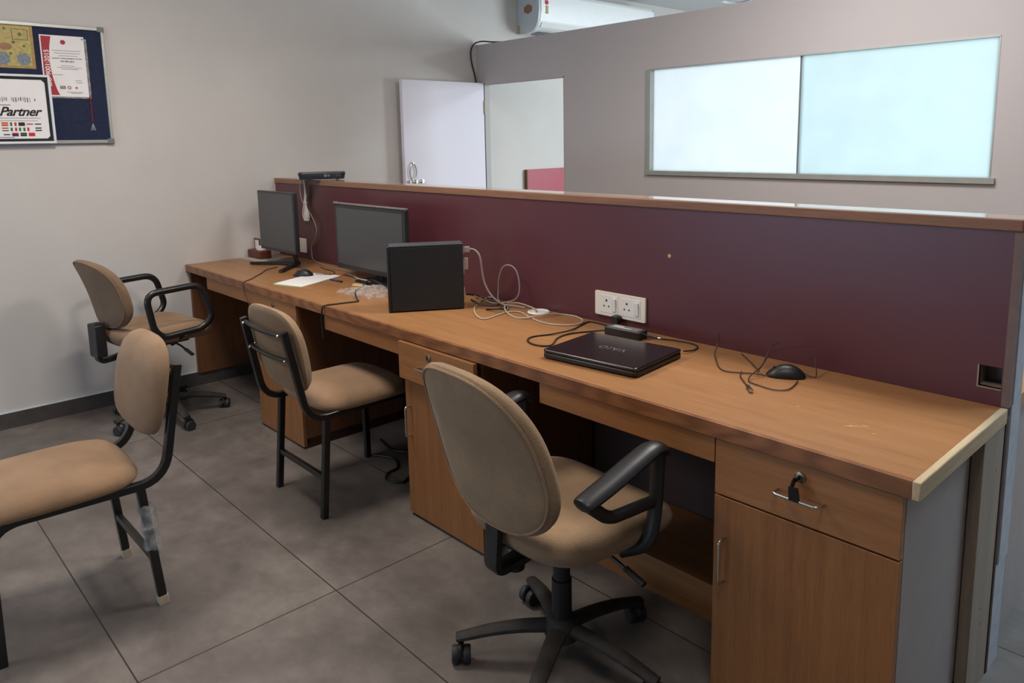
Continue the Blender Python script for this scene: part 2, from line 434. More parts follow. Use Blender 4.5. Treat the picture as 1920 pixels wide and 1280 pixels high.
bm = BM(); quadprism(bm, [(.008, 2.1495, 2.295), (.03, 2.1495, 2.295), (.03, 2.1495, 2.36), (.008, 2.1495, 2.36)], (0, -.001, 0)); obj('brand_label', bm, 'gold_light', ac, True, False)
bm = BM(); lathe(bm, [(.018, 0), (.018, .0008)], (.2535, 2.235, 2.515), 20, 'x'); obj('energy_label', bm, 'f_red', ac, True, False)
bm = BM(); box(bm, .2525, .2545, 2.225, 2.25, 2.43, 2.49); obj('energy_label', bm, 'gold_light', ac, True, False)
cl = empty('ceiling_lamp', (.95, 3.86, 2.7), 0, 'round white ceiling lamp peeking above the partition', 'lamp')
bm2 = BM(); lathe(bm2, [(.14, 0), (.145, -.06), (.135, -.1), (.112, -.1), (.112, -.07)], (0, 0, 0), 32); obj('rim', bm2, 'white_plate', cl)
bm = BM(); lathe(bm, [(.112, -.07), (.10, -.085), (.07, -.095), (.01, -.098)], (0, 0, 0), 32); obj('cover', bm, 'lamp_glass', cl)
bm = BM(); tube(bm, catmull([(.012, 1.695, 1.80), (.012, 1.69, 1.88), (.012, 1.677, 1.952), (.012, 1.648, 2.051), (.012, 1.646, 2.13), (.014, 1.675, 2.18), (.04, 1.70, 2.196), (.09, 1.71, 2.196), (.16, 1.73, 2.186), (.24, 1.76, 2.18)], 8), .0055, 8)
tag(obj('wall_cable', bm, 'black_cable', None, loc=(.012, 1.69, 1.88)), 'thin black cable looping over the top corner of the partition', 'cable')

# ------------------------------------------------------------------ desk divider (low maroon screen)
PE = 4.109; ZT0 = .752; ZB0 = .72
t = empty('desk_divider', (2, .05, 0), 0, 'low maroon laminate divider standing behind the long desk', 'desk divider')
bm = BM(); hx0, hx1, hz0, hz1 = 4.036, 4.088, .797, .853
box(bm, .004, hx0, 0, .012, ZB0, H-.03); box(bm, hx0, hx1, 0, .012, ZB0, hz0); box(bm, hx0, hx1, 0, .012, hz1, H-.03); box(bm, hx1, PE-.018, 0, .012, ZB0, H-.03)
obj('panel', bm, 'maroon', t, True, False)
bm = BM(); box(bm, .004, PE-.002, 0, .012, 0, ZB0); obj('lower_panel', bm, 'shade_panel', t, True, False)
bm = BM(); box(bm, .004, 4.02, .012, .088, 0, H-.032); obj('core', bm, 'lamdark', t, True, False)
bm = BM(); box(bm, .004, 4.1, .088, .1, 0, H-.03); obj('panel', bm, 'greylam', t, True, False)
bm = BM(); box(bm, .004, PE, -.006, .104, H-.03, H); obj('cap', bm, ['capwood'], t, True, True, .003)
bm = BM(); box(bm, .006, PE-.003, 0, .098, H-.0005, H+.0015); obj('cap_top', bm, 'captop', t, True, False)
bm = BM(); box(bm, PE-.018, PE, -.001, .03, ZT0, H-.03); obj('end_trim', bm, 'endtrim', t, True, False)
bm = BM(); box(bm, PE-.014, PE-.002, .016, .1, 0, .31); box(bm, PE-.014, PE+.002, .022, .102, .314, ZT0); box(bm, PE-.014, PE+.002, .03, .102, ZT0, H-.03); obj('end_strip', bm, 'greystrip', t, True, False)
bm = BM(); box(bm, hx0-.004, hx0, -.001, .06, hz0, hz1); box(bm, hx0-.004, hx1, -.001, .06, hz0-.004, hz0); obj('cutout_lining', bm, 'batten', t, True, False)
bm = BM(); lathe(bm, [(.007, 0), (.005, -.001)], (3.056, 0, 1.039), 10, 'y'); obj('screw_mark', bm, 'tan_disc', t, True)

# ------------------------------------------------------------------ worktop
ZT = .75; ZB = .711
t = empty('worktop', (2.05, -.3, ZT), 0, 'long oak laminate worktop with teak front lipping and raw end', 'worktop')
bm = BM(); box(bm, .004, L-.014, -D+.014, -.002, ZB, ZT); obj('top_board', bm, 'top', t, True, False)
bm = BM(); box(bm, .004, L-.014, -D, -D+.014, ZB-.001, ZT+.0005); obj('front_lipping', bm, 'edge', t, True, True, .0015)
bm = BM(); box(bm, L-.014, L+.003, -D-.001, -.002, ZB-.001, ZT+.001); obj('end_lipping', bm, 'rawwood', t, True, True, .0025)
for (x, y, l, a) in ((3.885, -.385, .03, .5), (3.90, -.365, .012, .1), (3.87, -.392, .02, .9), (3.72, -.35, .008, .3), (3.935, -.40, .006, .2)):
    c, s = math.cos(a)*l/2, math.sin(a)*l/2; wv = .0016; bm = BM()
    quadprism(bm, [(x-c, y-s-wv, ZT), (x+c, y+s-wv*.3, ZT), (x+c, y+s+wv*.3, ZT), (x-c, y-s+wv, ZT)], (0, 0, .0004)); obj('scratch', bm, 'scuff', t, True, False)

# ------------------------------------------------------------------ cabinets, aprons, side panels
YF = -D+.008
def lock(bm_parent, x, y, z, key=False):
    bm = BM(); lathe(bm, [(.013, 0), (.013, -.004), (.010, -.006), (.007, -.0062)], (x, y, z), 20, 'y'); o = obj('lock', bm, 'brass', bm_parent, True)
    bm = BM(); box(bm, x-.0018, x+.0018, y-.0072, y-.006, z-.006, z+.006); obj('keyhole', bm, 'dark', o, True, False)
    if key:
        bm = BM(); box(bm, x-.001, x+.001, y-.03, y-.006, z-.005, z+.005); lathe(bm, [(.011, -.001), (.011, .001)], (x, y-.035, z-.002), 14, 'x')
        quadprism(bm, [(x-.010, y-.03, z-.014), (x+.010, y-.03, z-.014), (x+.012, y-.022, z-.05), (x-.012, y-.022, z-.05)], (0, -.008, 0)); obj('key', bm, 'blackplast', o, True)
def bow_handle(parent, p0, p1, y, out=.026, r=.0035):
    a, b = Vector((p0[0], y, p0[1])), Vector((p1[0], y, p1[1])); o = Vector((0, -out, 0))
    bm = BM(); tube(bm, fillet([a, a+o, b+o, b], .010, 5), r, 10); obj('handle', bm, 'chrome', parent, True)
def cabinet(x0, x1, label, side_mat, drawer_dy=0, drawer_x=None, key=False, dx=0):
    t = empty('desk_cabinet', ((x0+x1)/2, -.3, 0), 0, label, 'cabinet', 'cabinets under the long desk')
    bm = BM(); box(bm, x0, x1, YF+.018, -.02, .05, ZB-.002); obj('carcass', bm, side_mat, t, True, False)
    bm = BM(); box(bm, x0+.008, x1-.008, YF+.03, -.05, 0, .05); obj('plinth', bm, 'plinth', t, True, False)
    zc = .562
    bm = BM(); box(bm, x0+.001, x1-.001, YF, YF+.017, .012, zc-.003); dr = obj('door', bm, 'lamz', t, True, True, .0012)
    bow_handle(dr, (x0+.032, .335), (x0+.032, .452), YF)
    a, b = drawer_x or (x0, x1); y = YF-drawer_dy
    bm = BM(); box(bm, a+.001, b-.001, y, y+.017, zc+.002, ZB-.004); w = obj('drawer', bm, 'lamx', t, True, True, .0012)
    if drawer_dy > .01:
        bm = BM(); box(bm, a+.02, b-.02, y+.017, YF+.02, zc+.02, ZB-.03); obj('drawer_box', bm, 'lamdark', w, True, False)
    m = (a+b)/2
    bow_handle(w, (m-.055+dx, .63), (m+.055+dx, .63), y); lock(w, m+dx, y, .678, key)
    return t
cabinet(.915, 1.385, 'far desk cabinet behind the black framed visitor chair', 'lamdark')
cabinet(2.262, 2.71, 'middle desk cabinet with its drawer slightly pulled out', 'lamdark', .022, (2.258, 2.706), dx=-.03)
cabinet(3.627, 4.075, 'end desk cabinet with grey side and a key in its lock', ['greylam'], key=True)
def apron(x0, x1, label):
    t = empty('apron_panel', ((x0+x1)/2, YF, ZB), 0, label, 'apron panel', 'apron panels under the worktop')
    bm = BM(); box(bm, x0, x1, YF, YF+.018, .642, ZB-.003); obj('face_board', bm, 'lamx', t, True, True, .001)
    bm = BM(); box(bm, x0+.01, x1-.002, YF+.018, -.1, .648, .662); obj('tray', bm, 'lamdark', t, True, False)
apron(.305, .913, 'oak apron board under the desk beside the cream wall')
apron(1.655, 2.256, 'oak apron board above the seat of the armless desk chair')
apron(3.0, 3.625, 'oak apron board beside the end cabinet with the key')
bm = BM(); box(bm, .001, .026, -.58, -.005, .0785, ZB-.002); tag(obj('side_panel', bm, 'lamdark', None, loc=(.02, -.3, .085), smooth=False), 'brown laminate side panel under the desk on the cream wall', 'panel')
t = empty('footrest', (3.17, -.2, 0), 0, 'low brown boxed ledge on the floor under the desk beside the end cabinet', 'footrest')
bm = BM(); box(bm, 2.715, 3.624, -.335, -.317, 0, .108); obj('front_board', bm, 'lamx', t, True, False)
bm = BM(); box(bm, 2.715, 3.624, -.34, -.004, .108, .124); obj('ledge', bm, 'lamx', t, True, True, .001)
t = empty('end_post', (4.085, -.08, 0), 0, 'greyish timber end post under the raw end of the worktop', 'post')
bm = BM(); box(bm, 4.077, 4.105, -.165, -.004, 0, ZB-.003); obj('post', bm, 'batten', t, True, True, .0015)
for y, z in ((-.055, .60), (-.09, .235), (-.088, .19)):
    bm = BM(); lathe(bm, [(.003, 4.1052), (.002, 4.1056)], (0, y, z), 8, 'x'); obj('screw', bm, 'dark', t, True)
# mirrored workstation on the far side of the divider
t = empty('rear_desk', (2, .45, 0), 0, 'grey ended desk hidden on the other side of the maroon divider', 'desk')
bm = BM(); box(bm, .3, 4.1, .106, .72, ZB, ZT); obj('top_board', bm, 'top', t, True, False)
bm = BM(); box(bm, 4.055, 4.075, .106, .7, .0, ZB-.001); obj('end_panel', bm, 'greylam', t, True, False)
bm = BM(); box(bm, .32, .34, .106, .7, .0, ZB-.001); obj('end_panel', bm, 'greylam', t, True, False)
bm = BM(); box(bm, 2.1, 2.12, .106, .7, .0, ZB-.001); obj('end_panel', bm, 'greylam', t, True, False)

# ------------------------------------------------------------------ switch plates
def socket_module(p, x, y, z):
    for dx, dz, r in ((0, .014, .0042), (-.011, -.008, .0033), (.011, -.008, .0033)):
        bm = BM(); lathe(bm, [(r, 0), (r, -.0006)], (x+dx, y-.0002, z+dz), 12, 'y'); obj('pin_hole', bm, 'dark', p, True)
def rocker(p, x, y, z):
    bm = BM(); quadprism(bm, [(x-.009, y, z-.024), (x-.009, y-.0035, z-.024), (x-.009, y-.0065, z+.024), (x-.009, y, z+.024)], (.018, 0, 0)); obj('rocker_switch', bm, 'white_plate', p, True, True)
t = empty('switch_plate', (2.84, 0, .83), 0, 'ivory double socket plate with two switches above the closed laptop', 'socket plate')
bm = BM(); quadprism(bm, [(2.84+u, -.001, .828+v) for u, v in rrect(.1205, .0465, .005, 3)], (0, -.009, 0)); obj('plate', bm, 'white_plastic', t, True, True, .0015)
bm = BM(); 
for cx in (2.79, 2.895): quadprism(bm, [(cx+u, -.009, .828+v) for u, v in rrect(.044, .034, .003, 3)], (0, -.0022, 0))
obj('module', bm, 'white_plate', t, True, True, .0006)
for cx in (2.778, 2.876): socket_module(t, cx, -.0112, .828)
for cx in (2.815, 2.922): rocker(t, cx, -.0112, .828)
t = empty('switch_plate', (.32, 0, .83), 0, 'small ivory socket plate beside the far monitor', 'socket plate')
bm = BM(); quadprism(bm, [(.315+u, -.001, .832+v) for u, v in rrect(.066, .043, .005, 3)], (0, -.009, 0)); obj('plate', bm, 'white_plastic', t, True, True, .0015)
rocker(t, .345, -.010, .832); socket_module(t, .285, -.010, .832)
def plug(x, y, z, label):
    t = empty('power_plug', (x, y, z), 0, label, 'plug')
    bm = BM(); quadprism(bm, [(u, 0, v) for u, v in rrect(.016, .016, .007, 4)], (0, -.026, 0)); obj('body', bm, 'blackplast', t, False, True, .003)
    bm = BM(); tube(bm, [(0, -.018, -.012), (0, -.02, -.034)], .006, 10, taper=lambda q: 1-.4*q); obj('strain_relief', bm, 'rubber', t)
plug(2.838, -.012, .797-.018, 'black power plug just below the double socket plate')
# ------------------------------------------------------------------ chairs
def caster(parent, x, y, ang, r=.025):
    bm = BM(); lathe(bm, [(.008, .03), (.008, .066)], (x, y, 0), 10)
    tube(bm, [(x+.012*math.cos(ang), y+.012*math.sin(ang), .03+.026*math.sin(k*PI/8)) if False else (x+math.cos(ang)*(.02*math.cos(k*PI/8)+.010), y+math.sin(ang)*(.02*math.cos(k*PI/8)+.010), .027+.026*math.sin(k*PI/8)) for k in range(9)], .011, 8, flat=.5)
    c = obj('caster', bm, 'blackplast', parent)
    n = Vector((-math.sin(ang), math.cos(ang), 0)); f = Vector((math.cos(ang), math.sin(ang), 0))
    for s in (-1, 1):
        bm = BM(); cen = Vector((x, y, r))+f*.012+n*s*.016
        rings = []
        for rr, h in ((r*.5, -.010), (r*.92, -.010), (r, -.006), (r, .006), (r*.92, .010), (r*.5, .010)):
            rings.append([bm.verts.new(cen+n*h+f*(rr*math.cos(2*PI*k/20))+Vector((0, 0, rr*math.sin(2*PI*k/20)))) for k in range(20)])
        for A, B in zip(rings, rings[1:]):
            for k in range(20): bm.faces.new((A[k], A[(k+1) % 20], B[(k+1) % 20], B[k]))
        bm.faces.new(rings[0][::-1]); bm.faces.new(rings[-1]); obj('wheel', bm, 'rubber', c)
def star_base(parent, ang0, rad=.285, mat='dustplast', off=(0, 0)):
    ox, oy = off
    bm = BM(); lathe(bm, [(.045, .075), (.05, .085), (.05, .115), (.038, .135), (.03, .14)], (ox, oy, 0), seg=24); obj('hub', bm, mat, parent)
    for k in range(5):
        a = ang0+k*2*PI/5; c, s = math.cos(a), math.sin(a)
        P = [(ox+c*r, oy+s*r, z) for r, z in ((.035, .108), (.12, .104), (.20, .092), (rad-.02, .076), (rad+.012, .068))]
        bm = BM(); tube(bm, catmull(P, 5), .027, 10, flat=.62, taper=lambda q: 1-.32*q); obj('base_leg', bm, mat, parent)
        caster(parent, ox+c*rad, oy+s*rad, a+random.uniform(1.2, 2.6))
def swivel_chair(name, loc, rz, label, arms, seat_mat, back_mat, ang0, group):
    up = arms.get('lift', 0); ay = arms.get('ay', 0)
    t = empty(name, loc, rz, label, 'chair', group)
    # seat cushion: waterfall front, dished top
    def seat_map(u, v, h):
        z = .425+h+up
        z += -.028*max(0, (v-.10)/.14)**2 + .012*(abs(u)/.22)**2 + (.02*max(0, (-v-.12)/.12)**2)
        return Vector((u, v+.02+arms.get('sy', 0), z))
    out = lambda a: (lambda p: (p[0]*(1+.06*p[1]/.23), p[1]))(superell(a, arms.get('sw', .248), .250, 3.4))
    top = [(.15, .012), (.4, .014), (.65, .020), (.82, .022), (.92, .016), (.975, .002), (1.0, -.018)]
    bot = [(.2, -.072), (.6, -.072), (.86, -.067), (.955, -.050), (.992, -.034)]
    bm = BM(); pad(bm, out, top, bot, seat_map, 64); obj('seat', bm, seat_mat, t)
    # backrest: egg shaped, leaning back
    zb, zt = arms['back']; hh = (zt-zb)/2; zm = (zb+zt)/2; lean = arms['lean']; bw = arms['bw']
    def bout(a):
        x, y = superell(a, bw, hh, 2.6)
        k = y/hh
        return (x*(1+arms.get('tp', .05)*k), y)
    def bmap(u, v, h):
        f = v/hh
        y = -.245+arms.get('dy', 0)-(v+hh)*lean - .10*(u/bw)**2*(-.35) + .018*(1-f*f) + h
        return Vector((u+arms.get('bx', 0), y, zm+v))
    ft = [(.2, .028), (.5, .026), (.8, .020), (.93, .010), (.985, -.004), (1.0, -.018)]
    fb = [(.2, -.046), (.6, -.046), (.88, -.042), (.96, -.036), (.99, -.028)]
    bm = BM(); pad(bm, bout, ft, fb, bmap, 64); b = obj('backrest', bm, back_mat, t)
    # piping seam round the rear edge
    bm = BM(); tube(bm, [bmap(bout(2*PI*k/48)[0]*.955, bout(2*PI*k/48)[1]*.955, -.038) for k in range(48)], .0035, 6, closed=True); obj('seam', bm, back_mat, b)
    # J bar behind and under the seat
    yb = -.245+arms.get('dy', 0)-.045; bd = arms.get('bar', 0)
    bm = BM(); tube(bm, fillet([(0, yb+bd+.035-lean*.10*(not bd), zb+(.02 if bd else .10)), (0, yb+bd+.03, zb+.01), (0, yb+bd+.018, .325+up*.7), (0, yb+bd+.09, .328+up*.7), (0, -.05, .345+up)], .03, 6), .026, 10, flat=.42, up=(0, 1, 0) , square=True)
    obj('back_bar', bm, 'blackplast', t)
    if arms['style'] == 'loop':
        bm = BM(); quadprism(bm, [(u, yb+bd+.05, .445+v+up*.6) for u, v in rrect(.046, .085, .012, 3)], (0, -.05, 0)); obj('back_bar_cover', bm, 'blackplast', t, False, True, .004)
    bm = BM(); quadprism(bm, [(u, v, .33+up) for u, v in rrect(.085, .12, .02, 3)], (0, 0, .032)); obj('mechanism', bm, 'blackplast', t, False, True, .004)
    bm = BM(); lathe(bm, [(.028, .11), (.028, .25), (.024, .252), (.024, .34+up)], arms.get('base', (0, 0))+(0,), seg=20); obj('gas_lift', bm, 'blackplast', t)
    bm = BM(); tube(bm, fillet([(.06, .02, .345+up), (.17, .02, .335+up), (.24, .02, .315+up)], .04, 4), .005, 8); tube(bm, [(.22, .02, .322+up), (.285, .02, .305+up)], .011, 10, flat=.6); obj('lever', bm, 'blackplast', t)
    bm = BM(); lathe(bm, [(.010, 0), (.028, .004), (.03, .05), (.022, .07), (.008, .072)], (-.06, -.13, .255+up), 16); obj('tilt_knob', bm, 'blackplast', t)
    star_base(t, ang0, off=arms.get('base', (0, 0)))
    for s in (-1, 1):
        x = arms.get('ax', .262)*s
        if arms['style'] == 'pad':
            a = empty('armrest', (0, 0, 0)); a.parent = t
            P = catmull([(x, -.195, .590), (x, -.18, .594), (x, -.10, .615), (x, .0, .645), (x, .055, .660), (x, .09, .657), (x, .108, .64)], 6)
            bm = BM(); tube(bm, P, .030, 12, flat=.55, up=(0, 0, 1), taper=lambda q: .82+.3*math.sin(PI*min(1, q*1.15))**.6); obj('arm_pad', bm, 'blackplast', a)
            bm = BM(); tube(bm, fillet([(x, .088, .648), (x+.002*s, .075, .49), (x, .055, .40), (x-.085*s, .04, .352)], .05, 6), .021, 10, flat=.75, up=(0, 1, 0)); 
            tube(bm, fillet([(x, -.175, .588), (x, -.10, .525), (x, .08, .515)], .03, 5), .014, 10, flat=1.2); 
            obj('arm_frame', bm, 'blackplast', a)
        else:
            bm = BM(); P = fillet([(x, ay-.10, .732), (x, ay+.185, .740), (x+.012*s, ay+.235, .56), (x, ay+.18, .51), (x, ay-.03, .50), (x, ay-.07, .545)], .065, 8, closed=True)
            tube(bm, P, .017, 12, closed=True, flat=.8, up=(1, 0, 0)); 
            tube(bm, [(x, ay+.08, .50), (x-.14*s, ay+.08, .425)], .014, 10); obj('armrest', bm, 'blackmetal', t)
    return t
swivel_chair('swivel_chair', (3.215, -.715, 0), math.radians(-3), 'tan swivel chair with slanting black armrests beside the end cabinet', dict(style='pad', back=(.46, .915), lean=.29, bx=.016, bw=.226, dy=.015, ax=.272, tp=-.06, base=(.055, -.058)), 'tan_seat', 'tan_back', math.radians(-132), 'tan swivel chairs')
swivel_chair('swivel_chair', (.43, -.90, 0), math.radians(8), 'brown swivel chair with loop armrests beside the cream wall', dict(style='loop', back=(.545, .905), lean=.29, bw=.205, dy=.02, lift=.085, ay=-.075, ax=.25, bar=-.07, sy=-.045, sw=.222), 'tan_smooth', 'brown_fab', math.radians(-8), 'tan swivel chairs')

def visitor_chair(loc, rz, label, back_mat, seat_mat, ferrules=False, wrap=False, pz=(.663, .173)):
    t = empty('visitor_chair', loc, rz, label, 'chair', 'armless black framed chairs')
    W = .19; yf, yr = .215, -.215
    for s in (-1, 1):
        x = W*s
        P = fillet([(x, yf, 0.0), (x, yf-.005, .415), (x, yr-.045, .405), (x*.94, yr-.115, .765)], .085, 8)
        bm = BM(); tube(bm, P, .0125, square=True, up=(1, 0, 0)); obj('side_frame', bm, 'blackmetal', t)
        bm = BM(); tube(bm, [(x, yr+.03, .40), (x*1.02, yr-.005, .0)], .0125, square=True, up=(1, 0, 0)); lg = obj('leg', bm, 'blackmetal', t)
        if ferrules:
            bm = BM(); tube(bm, [(x*1.02, yr-.003, .028), (x*1.02, yr-.005, .0)], .0152, square=True, up=(1, 0, 0)); obj('foot_cap', bm, 'ferrule', lg)
    bm = BM(); tube(bm, [(-W, yr+.01, .16), (W, yr+.01, .16)], .010, square=True); obj('stretcher', bm, 'blackmetal', t)
    bm = BM(); tube(bm, [(-W, yf-.06, .408), (W, yf-.06, .408)], .011, square=True); tube(bm, [(-W, yr+.08, .405), (W, yr+.08, .405)], .011, square=True); obj('seat_rail', bm, 'blackmetal', t)
    for z, y in ((.752, yr-.114), (.65, yr-.094)):
        bm = BM(); tube(bm, catmull([(-W*.95, y, z), (-W*.5, y-.004, z-.006), (0, y-.006, z-.008), (W*.5, y-.004, z-.006), (W*.95, y, z)], 5), .0095, 8, flat=1.0, up=(0, 0, 1)); br = obj('back_rail', bm, 'blackmetal', t)
        bm = BM()
        for x in (-W*.8, W*.8): lathe(bm, [(.006, 0), (.005, -.004)], (x, y-.0135, z-.003), 10, 'y')
        obj('bolt', bm, 'chrome', br)
    def seat_map(u, v, h):
        return Vector((u, v+.02, .452+h-.03*max(0, (v-.12)/.1)**2+.006*math.cos(u*9)))
    out = lambda a: superell(a, .218, .225, 4.2)
    bm = BM(); pad(bm, out, [(.2, .034), (.5, .032), (.75, .026), (.9, .014), (.97, 0), (1, -.016)], [(.3, -.036), (.85, -.036), (.97, -.032), (.995, -.024)], seat_map, 60); obj('seat', bm, seat_mat, t)
    def bout(a):
        x, y = superell(a, .211, pz[1], 3.3)
        return (x*(1-.07*max(0, -y/.18)), y)
    def bmap(u, v, h):
        return Vector((u, yr-.045-.194*(pz[0]+v-.405)+.040+h+.18*u*u, pz[0]+v))
    bm = BM(); pad(bm, bout, [(.2, .045), (.5, .044), (.78, .034), (.92, .018), (.985, 0), (1, -.014)], [(.3, -.022), (.85, -.022), (.96, -.020), (.992, -.017)], bmap, 60); obj('backrest', bm, back_mat, t)
    if wrap:
        bm = BM(); s = -1; x = W*s*1.01
        for k in range(2):
            rings = []
            for j in range(9):
                z = .345-.15*j/8; cy = yr+.025-.03*(1-z/.4); rr = .0185+.005*math.sin(j*1.7+k)+.004*k
                rings.append([bm.verts.new((x+rr*math.cos(2*PI*i/14)*(1+.25*noise.noise((i*1.3, j*.9, k*5.))), cy+rr*math.sin(2*PI*i/14)*(1+.3*noise.noise((i*.7, j*1.9, k*9.))), z+.008*noise.noise((i*.9, j*.4, 3.)))) for i in range(14)])
            for A, B in zip(rings, rings[1:]):
                for i in range(14): bm.faces.new((A[i], A[(i+1) % 14], B[(i+1) % 14], B[i]))
        # a torn flap hanging towards the stretcher
        g = [[bm.verts.new((x*(1-.25*i/5-.05*j/6), yr-.01+.02*noise.noise((i*.8, j*.8, 1.)), .33-.03*i/5-(.15+.02*i)*j/6)) for j in range(7)] for i in range(6)]
        for i in range(5):
            for j in range(6): bm.faces.new((g[i][j], g[i+1][j], g[i+1][j+1], g[i][j+1]))
        obj('plastic_wrap', bm, 'film', t)
    return t
visitor_chair((1.86, -.632, 0), 0, 'armless tan chair with black tube frame tucked under the desk', 'tan_back', 'tan_smooth')
visitor_chair((1.985, -1.715, 0), math.radians(180), 'armless tan chair turned away from the desk with plastic wrap on its leg', 'tan_smooth', 'tan_smooth', True, True, (.683, .158))

# ------------------------------------------------------------------ things on the desk
def monitor(loc, w, h, z0, label, stand, rz=0, lip=False):
    t = empty('monitor', loc, rz, label, 'monitor')
    bm = BM(); box(bm, -w/2, w/2, -.006, .020, z0, z0+h); obj('casing', bm, 'bezel', t, False, True, .003)
    bm = BM(); box(bm, -w*.32, w*.32, .020, .045, z0+h*.18, z0+h*.72); obj('rear_housing', bm, 'blackplast', t, False, True, .008)
    m = .012 if not lip else .02
    bm = BM(); box(bm, -w/2+m, w/2-m, -.0068, -.005, z0+m+.006, z0+h-m); obj('screen', bm, 'screen', t, False, False)
    if lip:
        bm = BM(); box(bm, -w/2, w/2, -.010, .018, z0+h, z0+h+.006); box(bm, -w/2, -w/2+.012, -.012, .01, z0+h, z0+h+.011); obj('top_lip', bm, 'bezel_light', t, False, True, .001)
        bm = BM(); box(bm, -.02, .02, -.0072, -.006, z0+.006, z0+.013); obj('maker_mark', bm, 'silver', t, False, False)
        bm = BM(); box(bm, -w/2+.012, w/2-.012, -.0075, -.0055, z0+.004, z0+.02); obj('bottom_bezel', bm, 'blackplast', t, False, False)
    if stand == 'v':
        bm = BM(); tube(bm, [(.03, .05, z0+.12), (.035, .075, z0-.01), (.035, .09, .012)], .022, 10, flat=.5, up=(0, 1, 0)); obj('neck', bm, 'blackplast', t)
        for tip in ((-.2, -.085), (.215, -.10)):
            bm = BM(); tube(bm, [(.035, .095, .014), (tip[0], tip[1], .010)], .016, square=True, flat=.62, up=(0, 0, 1), taper=lambda q: 1-.3*q); obj('foot', bm, 'blackplast', t)
    else:
        bm = BM(); tube(bm, [(0, .03, z0+.10), (.01, .05, .012)], .026, 10, flat=.5, up=(0, 1, 0)); obj('neck', bm, 'blackplast', t)
        bm = BM(); quadprism(bm, [(u, v+.03, 0) for u, v in rrect(.11, .085, .06, 6)], (0, 0, .012)); obj('base', bm, 'blackplast', t, False, True, .003)
monitor((.515, -.245, ZT), .45, .345, .088, 'thin black monitor with splayed feet beside the cream wall', 'v')
monitor((1.38, -.175, ZT), .64, .338, .05, 'wide dark monitor standing behind the computer tower', 'n', lip=True)
# tower
a = Vector((2.012, -.473, 0)); b = Vector((2.173, -.217, 0)); ang = math.atan2((b-a).y, (b-a).x)
t = empty('computer_tower', (a.x, a.y, ZT), ang, 'black slim computer tower standing upright on the desk', 'computer')
wl = (b-a).length
bm = BM(); box(bm, 0, wl, .002, .098, .004, .274); obj('case', bm, 'cpu', t, False, True, .002)
bm = BM(); box(bm, .002, wl-.002, 0, .002, .006, .270); obj('side_cover', bm, 'cpu', t, False, True, .0008)
bm = BM(); box(bm, -.012, 0, 0, .098, .002, .276); obj('front_fascia', bm, 'blackplast', t, False, True, .003)
bm = BM(); box(bm, -.002, wl+.001, 0, .098, .274, .2785); obj('top_edge', bm, 'cpu_trim', t, False, True, .001)
bm = BM(); box(bm, .02, .06, .02, .08, 0, .004); box(bm, wl-.06, wl-.02, .02, .08, 0, .004); obj('rubber_feet', bm, 'rubber', t, False, False)
bm = BM()
for z, hgt in ((.235, .03), (.15, .06), (.04, .05)): box(bm, wl, wl+.006, .012, .06, z, z+hgt)
obj('port_panel', bm, 'silver', t, False, False)
bm = BM(); box(bm, wl+.004, wl+.03, .012, .03, .238, .262); box(bm, wl+.004, wl+.022, .012, .028, .165, .215); obj('connector', bm, 'grey_cable', t, False, True, .002)
# laptop
t = empty('laptop', (3.085, -.345, ZT), math.radians(6), 'closed glossy black laptop lying on the desk', 'laptop')
lw, ld = .178, .138
bm = BM(); quadprism(bm, [(u, v, .003) for u, v in rrect(lw, ld, .014, 4)], (0, 0, .016)); obj('base', bm, 'laptop_side', t, False, True, .004)
bm = BM(); quadprism(bm, [(u, v, .0195) for u, v in rrect(lw, ld, .014, 4)], (0, 0, .011)); obj('lid', bm, 'laptop', t, False, True, .004)
bm = BM(); box(bm, -lw+.012, lw-.012, -ld-.0008, -ld+.004, .0285, .0302); obj('lid_trim', bm, 'silver', t, False, True, .0008)
bm = BM(); 
for x in (-.15, .15):
    for y in (-.11, .11): lathe(bm, [(.008, 0), (.008, .0035)], (x, y, 0), 12)
obj('rubber_feet', bm, 'rubber', t)
text_obj('lid_lettering', 'VAIO', .040, 'silver', t, WM(t) @ Matrix.Translation((.0, .005, .0306)) @ Matrix.Rotation(PI, 4, 'Z'), spacing=1.15)
# power adapter
t = empty('power_adapter', (2.945, -.102, ZT), math.radians(4), 'black power adapter with grey label behind the laptop', 'power adapter')
bm = BM(); quadprism(bm, [(u, v, 0) for u, v in rrect(.078, .026, .008, 4)], (0, 0, .03)); obj('body', bm, 'blackplast', t, False, True, .004)
bm = BM(); quadprism(bm, [(u, v, .03) for u, v in rrect(.062, .021, .002, 2)], (0, 0, .0006)); lb = obj('rating_label', bm, 'ink_grey', t, False, False)
bm = BM(); box(bm, -.05, -.01, .002, .008, .0306, .031); box(bm, -.05, .03, -.010, -.006, .0306, .031); obj('label_print', bm, 'paper', lb, False, False)
# mice
def mouse(loc, rz, label, l=.056, w=.031):
    t = empty('mouse', loc, rz, label, 'mouse')
    def mm(u, v, h):
        f = (u/l); return Vector((u, v, .002+max(0, h)*(.9-.35*f*f-.12*f)))
    out = lambda a: superell(a, l, w*(1-.0), 2.5)
    bm = BM(); pad(bm, out, [(.1, .038), (.4, .036), (.65, .030), (.85, .02), (.96, .010), (1, .003)], [(.3, -.001), (.9, -.001), (.99, 0)], mm, 40); obj('shell', bm, 'blackplast', t)
    bm = BM(); lathe(bm, [(.007, -.003), (.0085, -.001), (.0085, .001), (.007, .003)], (l*.52, 0, .0225), 14, 'y'); obj('scroll_wheel', bm, 'rubber', t)
    return t
mouse_right = mouse((3.575, -.140, ZT), math.radians(210), 'black mouse with tangled cord near the raw end of the desk')
mouse_left = mouse((.905, -.30, ZT), math.radians(215), 'black mouse lying beside the white papers')
